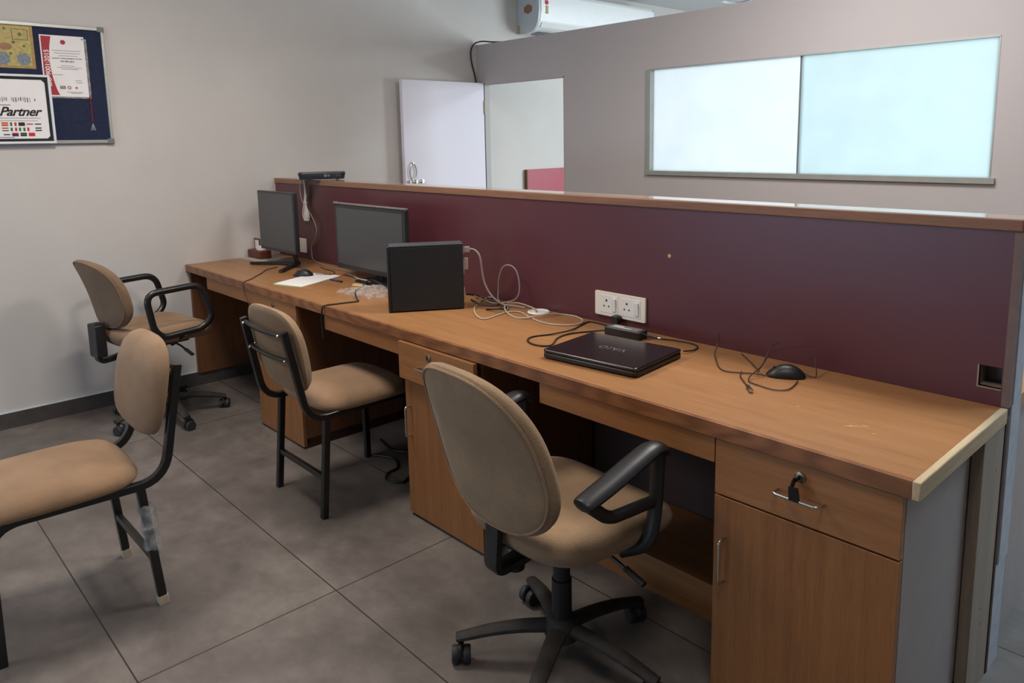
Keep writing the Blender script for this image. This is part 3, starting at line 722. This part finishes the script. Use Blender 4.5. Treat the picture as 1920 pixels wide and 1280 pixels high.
# papers
t = empty('paper', (1.02, -.34, ZT), 0, 'white sheet with printing under the black mouse', 'paper')
bm = BM(); quadprism(bm, [(1.0, -.505, ZT+.0014), (1.185, -.452, ZT+.0014), (1.062, -.165, ZT+.0014), (.878, -.218, ZT+.0014)], (0, 0, .0006)); obj('sheet', bm, 'paper', t, True, False)
bm = BM()
for k in range(9):
    f = .12+.085*k; p = Vector((1.0, -.505, ZT+.002)).lerp(Vector((.878, -.218, ZT+.002)), f); q = p+Vector((.185, .053, 0))*.9; p = p+Vector((.185, .053, 0))*.12
    nrm = Vector((-.122, .287, 0)).normalized()*.0012
    quadprism(bm, [p, q, q+nrm, p+nrm], (0, 0, .0002))
obj('lettering', bm, 'ink_grey', t, True, False)
bm = BM(); quadprism(bm, [(1.012, -.522, ZT+.0002), (1.197, -.462, ZT+.0002), (1.07, -.18, ZT+.0002), (.888, -.24, ZT+.0002)], (0, 0, .001))
tag(obj('paper', bm, 'green', None, loc=(1.02, -.35, ZT), smooth=False), 'pale green sheet peeking out beneath the white sheet', 'paper')
bm = BM(); quadprism(bm, [(.012, -.275, ZT), (.29, -.262, ZT), (.225, -.02, ZT), (.012, -.06, ZT)], (0, 0, .002))
np_ = tag(obj('newspaper', bm, 'newsprint', None, loc=(.1, -.15, ZT), smooth=False), 'grey newspaper sheet under the wooden desk organizer', 'newspaper')
# pen
t = empty('pen', (1.18, -.265, ZT), 0, 'dark blue pen lying beside the white papers', 'pen')
bm = BM(); tube(bm, [(-.045, -.002, .0045), (.025, .002, .0045)], .0045, 10); obj('barrel', bm, 'f_blue', t)
bm = BM(); tube(bm, [(.025, .002, .0045), (.06, .004, .0045)], .0052, 10); obj('cap', bm, 'blackplast', t)
bm = BM(); lathe(bm, [(.046, 0), (.048, .003), (.044, .006), (.02, .007)], (0, 0, 0), 32)
tag(obj('grommet_cover', bm, 'tan_disc', None), 'tan round cable cover lying by the wide monitor', 'disc').location = (1.37, -.225, ZT)
bm = BM(); lathe(bm, [(.044, 0), (.047, .004), (.043, .008), (.036, .0085), (.034, .006), (.005, .006)], (0, 0, 0), 32)
tag(obj('grommet_cover', bm, 'white_plate', None), 'white round plastic cover lying against the maroon divider', 'disc').location = (2.455, -.056, ZT)
# organizer
t = empty('desk_organizer', (.088, -.175, ZT+.002), math.radians(2), 'small reddish wooden desk organizer beside the far monitor', 'desk organizer')
bm = BM(); box(bm, -.075, .09, -.04, .035, 0, .05); obj('tray', bm, 'redwood', t, False, True, .003)
bm = BM()
for x in (-.072, -.01): box(bm, x, x+.008, .005, .013, .05, .115)
box(bm, -.072, -.002, .005, .013, .108, .116); obj('card_frame', bm, 'redwood', t, False, True, .001)
bm = BM(); box(bm, -.062, -.012, .006, .012, .05, .106); obj('card', bm, 'paper', t, False, False)
bm = BM(); box(bm, .01, .05, -.02, .02, .05, .075); obj('note_stack', bm, 'paper', t, False, False)
# router on the divider
t = empty('router', (.55, .035, H+.0015), math.atan2(-.47, .88)+PI/2, 'black flat set-top box on the top of the maroon divider', 'router')
rw, rd = .135, .085
bm = BM(); quadprism(bm, [(u*.94, v*.94, .006) for u, v in rrect(rw, rd, .03, 5)], (0, 0, .004))
a0 = [bm.verts.new((u*.94, v*.94, .010)) for u, v in rrect(rw, rd, .03, 5)]; a1 = [bm.verts.new((u, v, .040)) for u, v in rrect(rw, rd, .03, 5)]; a2 = [bm.verts.new((u*.97, v*.97, .046)) for u, v in rrect(rw, rd, .03, 5)]
for A, B in ((a0, a1), (a1, a2)):
    for i in range(len(A)): bm.faces.new((A[i], A[(i+1) % len(A)], B[(i+1) % len(A)], B[i]))
bm.faces.new(a2); bm.faces.new(a0[::-1]); obj('shell', bm, 'router', t)
bm = BM()
for x in (-.09, .09):
    for y in (-.0, ): lathe(bm, [(.010, 0), (.010, .007)], (x, y, 0), 12)
obj('feet', bm, 'ferrule', t)
bm = BM(); lathe(bm, [(.009, -.0012), (.009, .0012)], (.02, -rd-.0005, .028), 14, 'y'); lathe(bm, [(.006, -.0012), (.006, .0012)], (.038, -rd-.0005, .027), 12, 'y'); obj('emblem', bm, 'silver', t)
bm = BM()
for x in (.085, .10): lathe(bm, [(.005, -.0012), (.005, .0012)], (x, -rd-.0005, .026), 12, 'y')
obj('indicator', bm, 'cpu_trim', t)

# ------------------------------------------------------------------ cables
def cord(name, pts, r, mat, label, n=6, ends=None, cat='cable', group=None):
    t = None
    bm = BM(); tube(bm, catmull(pts, n), r, 8)
    c = Vector(pts[0])
    o = tag(obj(name, bm, mat, None, loc=c), label, cat, group); return o
z = ZT+.0035
cord('router_cable', [(.46, -.012, 1.246), (.40, -.016, 1.243), (.37, -.018, 1.18), (.392, -.018, 1.107), (.463, -.018, 1.053), (.516, -.018, 1.002), (.548, -.018, .947), (.529, -.018, .898), (.476, -.018, .845), (.47, -.018, .80), (.506, -.03, .764), (.57, -.035, z), (.63, -.05, z), (.778, -.066, z), (.906, -.072, z), (1.03, -.08, z), (1.20, -.142, z), (1.30, -.158, z), (1.43, -.178, z)], .0032, 'grey_cable', 'grey cable dropping from the set-top box down the divider')
cord('power_cable', [(1.05, -.115, z), (1.18, -.15, z+.004), (1.25, -.175, z+.006), (1.31, -.182, z+.009), (1.36, -.185, z+.010), (1.45, -.21, z), (1.50, -.23, z)], .0042, 'offwhite_cable', 'thick off white cable crossing the tan round cover')
t = empty('cable_bundle', (.42, -.015, 1.22), 0, 'tied white cable bundle hanging from the set-top box', 'cable')
bm = BM()
for k in range(4):
    o = .006*(k-1.5); tube(bm, catmull([(.43+o, -.004-.003*k, 1.250), (.428+o, -.014-.003*k, 1.235), (.434+o*1.4, -.014-.003*k, 1.163), (.43+o*1.8, -.015-.003*k, 1.09), (.442+o*3.4, -.016-.002*k, 1.02), (.43+o*2.6, -.017, .99), (.415+o*3, -.019, 1.03), (.426+o*1.6, -.02, 1.09), (.44+o, -.02, 1.15)], 6), .003, 6)
obj('loop', bm, 'white_plate', t, True)
bm = BM(); tube(bm, [(.432+.012*math.cos(k*PI/6), -.017+.011*math.sin(k*PI/6), 1.10) for k in range(12)], .0022, 6, closed=True); obj('cable_tie', bm, 'paper', t, True)
cord('keyboard_cable', [(.54, -.273, z), (.58, -.356, z), (.66, -.42, z), (.735, -.487, z), (.80, -.545, z), (.838, -.59, z), (.85, -.607, .748), (.852, -.607, .72), (.862, -.607, .69), (.885, -.607, .665), (.905, -.606, .64), (.908, -.606, .60)], .0024, 'maroon_cable', 'thin dark cable trailing over the desk edge beside the far monitor')
MC = ([(.96, -.258, ZT+.012), (.985, -.235, ZT+.010), (1.0, -.18, z), (.93, -.13, z), (.80, -.12, z), (.72, -.10, z)])
bm = BM(); tube(bm, catmull(MC, 6), .002, 8); obj('cord', bm, 'black_cable', mouse_left, True)
cord('power_cable', [(1.413, -.205, z+.01), (1.429, -.235, z+.012), (1.50, -.31, z+.012), (1.558, -.371, z+.012), (1.64, -.42, z+.006), (1.69, -.44, z), (1.712, -.455, z), (1.70, -.50, z), (1.69, -.55, z), (1.68, -.592, z), (1.676, -.608, .745), (1.665, -.609, .70), (1.664, -.609, .66), (1.672, -.609, .61)], .0036, 'black_cable', 'black cord running from the wide monitor over the desk edge')
cord('power_cable', [(1.378, -.2, ZT+.016), (1.46, -.215, ZT+.035), (1.55, -.245, ZT+.04), (1.63, -.265, ZT+.04), (1.70, -.285, ZT+.036), (1.80, -.30, ZT+.02)], .0036, 'black_cable', 'short black cord crossing over the plastic bag beside the tower')
cord('video_cable', [(2.155, -.165, .998), (2.172, -.15, .992), (2.19, -.14, .965), (2.19, -.13, .90), (2.20, -.125, .85), (2.23, -.115, .80), (2.27, -.09, .765), (2.32, -.06, z+.004), (2.36, -.04, z)], .0042, 'grey_cable', 'thick grey video cable curving out of the tower back')
cord('network_cable', [(2.18, -.17, .80), (2.20, -.12, .775), (2.235, -.10, .765), (2.30, -.06, .778), (2.335, -.055, .81), (2.335, -.05, .86), (2.31, -.045, .91), (2.266, -.045, .926), (2.225, -.045, .909), (2.20, -.045, .855), (2.195, -.045, .806), (2.21, -.06, .775), (2.25, -.07, z), (2.30, -.085, z), (2.33, -.12, z), (2.35, -.16, z)], .003, 'grey_cable', 'grey network cable standing up in a loop beside the tower')
cord('network_cable', [(2.185, -.035, z+.006), (2.105, -.02, z+.006), (2.12, -.085, z), (2.212, -.197, z), (2.327, -.276, z), (2.385, -.283, z), (2.372, -.212, z), (2.362, -.145, z), (2.398, -.108, z), (2.477, -.138, z), (2.585, -.17, z), (2.66, -.159, z), (2.708, -.111, z), (2.693, -.05, z), (2.625, -.012, z), (2.56, -.02, z), (2.535, -.07, z+.007), (2.52, -.14, z+.007), (2.48, -.18, z), (2.416, -.175, z), (2.33, -.13, z+.006), (2.266, -.06, z+.006), (2.28, -.018, z+.006), (2.335, -.02, z+.006), (2.42, -.052, z+.010), (2.46, -.075, z+.010)], .0032, 'offwhite_cable', 'off white network cable coiled loosely behind the tower')
t = empty('cord_tangle', (2.16, -.05, ZT), 0, 'small tangle of black power cords behind the tower', 'cable')
bm = BM()
tube(bm, catmull([(2.13, -.17, .80), (2.11, -.10, .78), (2.14, -.05, z), (2.22, -.03, z), (2.30, -.10, z), (2.33, -.16, z+.010), (2.26, -.17, z)], 6), .0038, 8)
tube(bm, catmull([(2.16, -.17, .78), (2.22, -.16, z+.01), (2.27, -.12, z+.01), (2.22, -.06, z+.01), (2.12, -.03, z+.006), (2.05, -.05, z)], 6), .0038, 8)
obj('cord', bm, 'black_cable', t, True)
cord('adapter_lead', [(2.838, -.034, .757), (2.80, -.036, z), (2.76, -.034, z), (2.715, -.045, z), (2.745, -.147, z), (2.772, -.225, z+.007), (2.74, -.281, z), (2.717, -.341, z), (2.734, -.386, z), (2.782, -.412, z), (2.83, -.406, z), (2.841, -.372, z), (2.795, -.296, z), (2.785, -.224, z), (2.82, -.145, z), (2.862, -.118, z+.006)], .003, 'black_cable', 'black power lead looping on the desk left of the laptop')
cord('adapter_lead', [(3.025, -.085, z+.008), (3.06, -.06, z), (3.11, -.04, z), (3.177, -.035, z), (3.215, -.055, z), (3.23, -.10, z), (3.225, -.15, z+.006)], .0024, 'black_cable', 'thin black lead arching behind the laptop to the right')
t = empty('charger_plug', (3.11, -.155, ZT+.031), math.radians(10), 'small black jack plug lying on the back of the laptop', 'plug')
bm = BM(); tube(bm, [(-.03, .01, .0055), (.012, 0, .0055)], .0055, 10); obj('body', bm, 'blackplast', t)
bm = BM(); tube(bm, [(.012, 0, .0055), (.026, -.003, .0055)], .003, 10); obj('tip', bm, 'chrome', t)
bm = BM(); tube(bm, catmull([(-.03, .01, .0055), (-.05, .02, .005), (-.07, .035, .0035)], 5), .0022, 8); obj('lead', bm, 'black_cable', t)
# right-hand mouse lead with its usb plug
t = mouse_right
bm = BM(); tube(bm, catmull([(3.625, -.165, z), (3.638, -.214, z), (3.640, -.258, z), (3.613, -.281, z), (3.57, -.277, z), (3.529, -.264, z), (3.515, -.235, z+.006), (3.525, -.19, z+.03), (3.522, -.15, z+.06), (3.515, -.11, z+.075), (3.53, -.085, .835)], 6), .0019, 6); 
tube(bm, catmull([(3.30, -.06, .812), (3.298, -.065, .78), (3.31, -.10, z+.004), (3.366, -.174, z), (3.40, -.212, z), (3.431, -.225, z), (3.474, -.205, z), (3.515, -.197, z+.004), (3.535, -.185, z)], 6), .0019, 6)
tube(bm, catmull([(3.365, -.03, z), (3.443, -.101, z), (3.515, -.185, z+.008)], 6), .0019, 6)
tube(bm, catmull([(3.512, -.19, z+.006), (3.505, -.13, z+.03), (3.50, -.09, .80), (3.54, -.075, .82), (3.585, -.07, .832), (3.62, -.065, .835)], 6), .0017, 6)
tube(bm, catmull([(3.463, -.195, z), (3.485, -.239, z), (3.528, -.285, z), (3.555, -.315, z)], 6), .0019, 6)
tube(bm, catmull([(3.612, -.10, z+.004), (3.645, -.10, z), (3.632, -.065, z+.01), (3.61, -.03, z+.035)], 6), .0017, 6); lead = obj('cord', bm, 'maroon_cable', t, True)
bm = BM(); tube(bm, [(3.55, -.31, z+.003), (3.57, -.331, z+.003)], .006, 8, flat=.7); obj('plug_body', bm, 'blackplast', lead, True)
bm = BM(); tube(bm, [(3.57, -.331, z+.003), (3.582, -.344, z+.003)], .0055, square=True, flat=.5, up=(0, 0, 1)); obj('plug_tip', bm, 'chrome', lead, True)
# crumpled clear bag and its adapter
bm = BM(); g = []
N = 22
for i in range(N):
    row = []
    for j in range(N):
        u, v = i/(N-1)*2-1, j/(N-1)*2-1; r = max(abs(u), abs(v))
        x = 1.60+.13*u+.03*v+.02*noise.noise((u*2, v*2, 4.)); y = -.30+.10*v+.012*u+.02*noise.noise((u*2, v*2, 9.))
        h = (1-r**2.2)*.024+abs(noise.noise((u*4, v*4, 1.)))*.022+abs(noise.noise((u*9, v*9, 2.)))*.008
        row.append(bm.verts.new((x, y, ZT+.0005+h*(1 if r < 1 else .15))))
    g.append(row)
for i in range(N-1):
    for j in range(N-1): bm.faces.new((g[i][j], g[i+1][j], g[i+1][j+1], g[i][j+1]))
tag(obj('plastic_bag', bm, 'film', None, loc=(1.6, -.3, ZT)), 'crumpled clear plastic bag lying beside the tower', 'bag')
# things on the floor below
t = empty('extension_cord', (1.86, -.42, 0), 0, 'dark cables lying on the floor behind the chair tucked under the desk', 'cable')
bm = BM(); tube(bm, catmull([(1.68, -.40, .006), (1.78, -.35, .006), (1.877, -.392, .006), (1.90, -.46, .006), (1.96, -.50, .006), (2.02, -.46, .006), (2.0, -.40, .006), (2.1, -.33, .006), (2.2, -.28, .006)], 6), .005, 8)
tube(bm, catmull([(1.55, -.27, .006), (1.70, -.30, .006), (1.80, -.28, .02), (1.9, -.31, .05), (2.0, -.28, .02), (2.15, -.22, .006)], 6), .006, 8)
tube(bm, catmull([(1.75, -.2, .006), (1.85, -.26, .03), (1.95, -.22, .09), (2.02, -.15, .12), (2.05, -.1, .2), (2.06, -.03, .35)], 6), .005, 8)
obj('cord', bm, 'black_cable', t, True)
bm = BM(); box(bm, 1.78, 2.05, -.22, -.16, .001, .035); obj('socket_strip', bm, 'cpu_trim', t, True, True, .004)

# ------------------------------------------------------------------ notice board and papers
t = empty('notice_board', (0, -1.4, 1.78), 0, 'navy felt notice board with aluminium frame on the cream wall', 'notice board')
by0, by1, bz0, bz1 = -2.15, -.924, 1.472, 2.083
bm = BM(); box(bm, .001, .012, by0, by1, bz0, bz1); obj('felt', bm, 'navy', t, True, False)
bm = BM(); f = .018
box(bm, .001, .02, by0, by1, bz1-f, bz1); box(bm, .001, .02, by0, by1, bz0, bz0+f); box(bm, .001, .02, by1-f*.8, by1, bz0+f, bz1-f); box(bm, .001, .02, by0, by0+f, bz0+f, bz1-f)
obj('frame', bm, 'alu', t, True, True, .002)
for zz in (bz0, bz1-.034):
    bm = BM(); box(bm, .001, .022, by1-.03, by1+.004, zz-.003 if zz == bz0 else zz+.01, zz+.024 if zz == bz0 else zz+.037); obj('corner_cap', bm, 'alu_dark', t, True, True, .002)
def onwall(x, y, z, rx=0):   # text lying on the left wall: reads along +y, up is +z
    R = Matrix(((0, 0, 1, 0), (1, 0, 0, 0), (0, 1, 0, 0), (0, 0, 0, 1)))
    return Matrix.Translation((x, y, z)) @ R @ Matrix.Rotation(rx, 4, 'Z')
# red striped certificate in a clear sleeve
t = empty('certificate', (.014, -1.115, 1.87), 0, 'white certificate with a crimson side band pinned to the notice board', 'certificate')
cy0, cy1, cz0, cz1 = -1.226, -1.022, 1.716, 2.028
bm = BM(); box(bm, .0125, .0135, cy0, cy1, cz0, cz1); obj('sheet', bm, 'paper', t, True, False)
bm = BM(); P = [(.0138, cy0+.006, cz0+.008), (.0138, cy0+.066, cz0+.008)]
for k in range(13):
    q = k/12; P.append((.0138, cy0+.068-.052*math.sin(PI*min(1, q*1.0)*.5)**.8*1.0+(.036*q*q), cz0+.008+(cz1-cz0-.014)*q))
P.append((.0138, cy0+.006, cz1-.006)); quadprism(bm, P, (.0004, 0, 0)); obj('side_band', bm, 'cert_red', t, True, False)
text_obj('band_lettering', 'ISO 9001:2015', .031, 'f_white', t, onwall(.0146, cy0+.026, cz0+.145, PI/2), bold=.0005)
text_obj('title', 'QUALITY MANAGEMENT SYSTEM', .0094, 'ink', t, onwall(.0146, cy0+.118, 1.912))
text_obj('title', 'ISO 9001:2015', .0105, 'ink', t, onwall(.0146, cy0+.118, 1.897), bold=.0002)
bm = BM()
for zz, a, b in ((1.952, .052, .185), (1.939, .06, .180), (1.926, .08, .17), (1.875, .085, .15), (1.866, .068, .182), (1.858, .085, .165), (1.828, .045, .092), (1.80, .145, .175), (1.79, .15, .18), (1.74, .10, .178), (1.735, .12, .17)):
    box(bm, .0136, .0141, cy0+a, cy0+b, zz-.0011, zz+.0011)
obj('lettering', bm, 'ink_grey', t, True, False)
bm = BM(); lathe(bm, [(.012, .0136), (.012, .0142)], (0, cy0+.105, 1.995), 20, 'x'); obj('seal', bm, 'cert_red', t, True)
bm = BM(); lathe(bm, [(.009, .0136), (.009, .0142)], (0, cy0+.115, 1.763), 20, 'x'); lathe(bm, [(.006, .0136), (.006, .0142)], (0, cy0+.148, 1.763), 16, 'x'); obj('emblem', bm, 'sticker', t, True)
bm = BM(); lathe(bm, [(.0045, .0142), (.0045, .0146)], (0, cy0+.115, 1.763), 16, 'x'); obj('emblem_core', bm, 'paper', t, True)
bm = BM()
for k in range(3): box(bm, .0136, .0142, cy0+.072+.009*k, cy0+.079+.009*k, 1.755, 1.772)
obj('accreditation_mark', bm, 'ink_grey', t, True, False)
bm = BM(); box(bm, .0125, .0142, cy1, cy1+.012, cz0-.004, cz1-.01); box(bm, .0125, .0142, cy0-.002, cy1+.012, cz0-.008, cz0-.001); obj('plastic_sleeve', bm, 'film', t, True, False)
bm = BM(); lathe(bm, [(.004, .0136), (.004, .018)], (0, cy1-.008, cz1-.012), 12, 'x'); obj('pin', bm, 'bluegrey', t, True)
# gold picture
t = empty('picture', (.014, -1.33, 1.96), 0, 'gold foil print with pale figures pinned to the notice board', 'picture')
gy0, gy1, gz0, gz1 = -1.56, -1.253, 1.853, 2.073
bm = BM(); box(bm, .0125, .0135, gy0, gy1, gz0, gz1); obj('sheet', bm, 'gold', t, True, False)
bm = BM(); box(bm, .0135, .0138, gy0+.012, gy1-.014, gz0+.012, gz1-.014); obj('field', bm, 'gold_light', t, True, False)
bm = BM()
for k in range(26):
    y = random.uniform(gy0+.03, gy1-.03); zz = random.uniform(gz0+.03, gz1-.02); lathe(bm, [(random.uniform(.003, .008), .0138), (.003, .0141)], (0, y, zz), 9, 'x')
obj('ornament', bm, 'olive', t, True)
bm = BM(); 
for y, zz, r in ((gy1-.05, gz0+.045, .034), (gy1-.14, gz0+.045, .036)):
    quadprism(bm, [(.0139, y+r*math.cos(k*PI/8)*(1 if k % 2 else .8), zz+r*math.sin(k*PI/8)*(1 if k % 2 else .85)) for k in range(16)], (.0003, 0, 0))
obj('flower_spray', bm, 'bluegrey', t, True, False)
bm = BM(); quadprism(bm, [(.0139, gy1-.125+.03*math.cos(k*PI/6), gz0+.105+.018*math.sin(k*PI/6)) for k in range(12)], (.0003, 0, 0)); obj('ornament', bm, 'sticker', t, True, False)
bm = BM(); box(bm, .0139, .0142, gy1-.092, gy1-.022, gz0+.14, gz0+.194); fr = obj('inset_border', bm, 'gold_dark', t, True, False)
bm = BM(); box(bm, .0142, .0144, gy1-.089, gy1-.025, gz0+.143, gz0+.191); obj('inset', bm, 'gold_light', fr, True, False)
bm = BM(); quadprism(bm, [(.0144, gy1-.057+(.014 if k % 2 == 0 else .006)*math.cos(k*PI/6), gz0+.167+(.014 if k % 2 == 0 else .006)*math.sin(k*PI/6)) for k in range(12)], (.0002, 0, 0)); obj('star', bm, 'olive', fr, True, False)
# framed certificate leaning on the lower edge
t = empty('framed_certificate', (.03, -1.4, 1.476), 0, 'white framed partner certificate with small flags hung over the notice board', 'framed certificate')
fy0, fy1, fz0, fz1 = -1.66, -1.202, 1.474, 1.822
bm = BM(); xx = .022
box(bm, xx, xx+.018, fy0, fy1, fz1-.012, fz1); box(bm, xx, xx+.018, fy0, fy1, fz0, fz0+.012); box(bm, xx, xx+.018, fy1-.012, fy1, fz0+.012, fz1-.012); box(bm, xx, xx+.018, fy0, fy0+.012, fz0+.012, fz1-.012)
obj('frame', bm, 'frame_white', t, True, True, .002)
bm = BM(); box(bm, xx, xx+.008, fy0+.012, fy1-.012, fz0+.012, fz1-.012); obj('border', bm, 'ink', t, True, False)
bm = BM(); a = .026
quadprism(bm, [(xx+.008, y, zz) for y, zz in ((fy0+a, fz0+a+.012), (fy0+a+.012, fz0+a), (fy1-a-.012, fz0+a), (fy1-a, fz0+a+.012), (fy1-a, fz1-a-.014), (fy1-a-.014, fz1-a), (fy0+a+.014, fz1-a), (fy0+a, fz1-a-.014))], (.0006, 0, 0)); obj('sheet', bm, 'paper', t, True, False)
xt = xx+.0092
text_obj('lettering', 'Partner', .062, 'ink', t, onwall(xt, -1.352, 1.634), shear=.4, bold=.0014, spacing=.94)
bm = BM(); 
for zz, p, q, h in ((1.603, -1.6, -1.262, .0012), (1.590, -1.6, -1.276, .001), (1.507, -1.5, -1.385, .002), (1.668, -1.46, -1.388, .002)): box(bm, xx+.0086, xx+.009, p, q, zz-h, zz+h)
random.seed(3)
y = -1.5
while y < -1.265:
    wv = random.uniform(.004, .011); box(bm, xx+.0086, xx+.009, y, y+wv*.55, 1.689-random.choice((0, 0, .006)), 1.702+random.choice((0, .004, .006))); y += wv+.002
    if random.random() < .12: y += .014
obj('lettering', bm, 'ink_grey', t, True, False)
flags = [('f_red', 'f_yellow', 'f_red'), ('f_green', 'f_white', 'f_red'), ('f_black', 'f_black', 'f_black'), ('f_white', 'f_red', 'f_white'), ('f_white', 'f_black', 'f_white'),
         ('f_red', 'f_white', 'f_green'), ('f_green', 'f_white', 'f_red'), ('f_green', 'f_white', 'f_green'), ('f_red', 'f_white', 'f_white'), ('f_black', 'f_white', 'f_black'),
         ('f_white', 'f_blue', 'f_white'), ('f_red', 'f_black', 'f_blue'), ('f_black', 'f_green', 'f_black'), ('f_red', 'f_red', 'f_red')]
for i, (c1, c2, c3) in enumerate(flags):
    r, c = divmod(i, 5); y = -1.435+.036*c-(.0 if r < 2 else -.004); zz = 1.573-.026*r
    vert = (i in (1, 6, 7, 8))
    bm = BM()
    for k in range(3):
        if vert: box(bm, xx+.0086, xx+.009, y+.0093*k, y+.0093*(k+1), zz-.009, zz+.009, k)
        else: box(bm, xx+.0086, xx+.009, y, y+.028, zz+.003-.006*k, zz+.009-.006*k, k)
    obj('flag', bm, [c1, c2, c3], t, True, False)
# tassel
t = empty('tassel', (.013, -1.018, 1.71), 0, 'red cord tassel hanging below the crimson banded certificate', 'tassel')
bm = BM(); tube(bm, catmull([(.0155, -1.0185, 1.722), (.0155, -1.017, 1.66), (.0155, -1.018, 1.575)], 6), .0028, 8); obj('cord', bm, 'tassel_red', t, True)
bm = BM(); tube(bm, [(.0155, -1.0185, 1.712), (.0155, -1.018, 1.705)], .006, 8); obj('knot', bm, 'tassel_red', t, True)
bm = BM()
for k in range(5): tube(bm, [(.0155, -1.018, 1.578), (.0155+.001*(k % 2), -1.018+.006*(k-2), 1.54)], .0014, 6)
obj('fringe', bm, 'silver', t, True)

# ------------------------------------------------------------------ light
def area(name, loc, size, energy, color, rot=(0, 0, 0), sy=None):
    l = bpy.data.lights.new(name, 'AREA'); l.energy = energy; l.color = color; l.size = size
    if sy: l.shape = 'RECTANGLE'; l.size_y = sy
    o = bpy.data.objects.new(name, l); COL.objects.link(o); o.location = loc; o.rotation_euler = rot; return o
WARM = (1, .92, .83); COOL = (.84, .93, 1)
area('ceiling_panel_light', (1.7, -1.15, 2.68), .6, 31, WARM)
area('ceiling_panel_light', (4.2, -1.4, 2.68), .6, 13, WARM)
area('ceiling_panel_light', (1.6, -3.4, 2.68), .6, 17, WARM)
area('aisle_panel_light', (3.2, .5, 2.68), .6, 35, (1, .95, .9))
area('divider_sheen_fill', (1.6, -4.9, .85), 3.2, 27, (.45, .70, 1), (math.radians(90), 0, 0), .6)  # added unseen light, gives the maroon divider its bluish sheen
l = area('aisle_daylight', (5.1, 1.0, 2.6), .8, 24, (.6, .82, 1)); l.data.spread = math.radians(100)
area('cabin_daylight', (5.2, 5.6, 1.4), 2.6, 200, (.83, .95, 1), (math.radians(-90), 0, math.radians(-25)), 2.0)
area('cabin_panel_light', (2.0, 3.8, 2.65), 1.0, 45, (.82, .96, 1))
wd = bpy.data.worlds.new('world'); scn.world = wd; wd.use_nodes = True
wd.node_tree.nodes['Background'].inputs[0].default_value = (.75, .78, .8, 1); wd.node_tree.nodes['Background'].inputs[1].default_value = .3

# ------------------------------------------------------------------ camera
F, PX, PY = 1413.622, 974.015, 481.943
yaw, pit, rol = .8213, -.1550, -.0178
Fv = Vector((-math.sin(yaw)*math.cos(pit), math.cos(yaw)*math.cos(pit), math.sin(pit)))
R = Vector((math.cos(yaw), math.sin(yaw), 0)); U = R.cross(Fv)
R2 = math.cos(rol)*R+math.sin(rol)*U; U2 = -math.sin(rol)*R+math.cos(rol)*U
cd = bpy.data.cameras.new('camera'); cam = bpy.data.objects.new('camera', cd); COL.objects.link(cam)
cd.sensor_fit = 'HORIZONTAL'; cd.sensor_width = 36; cd.lens = F/1920*36
cd.shift_x = -(PX-960)/1920; cd.shift_y = -(640-PY)/1920; cd.clip_start = .05
cam.matrix_world = Matrix(((R2.x, U2.x, -Fv.x, 4.6088), (R2.y, U2.y, -Fv.y, -2.1627), (R2.z, U2.z, -Fv.z, 1.4524), (0, 0, 0, 1)))
scn.camera = cam
scn.view_settings.view_transform = 'Standard'; scn.view_settings.look = 'None'; scn.view_settings.exposure = .3
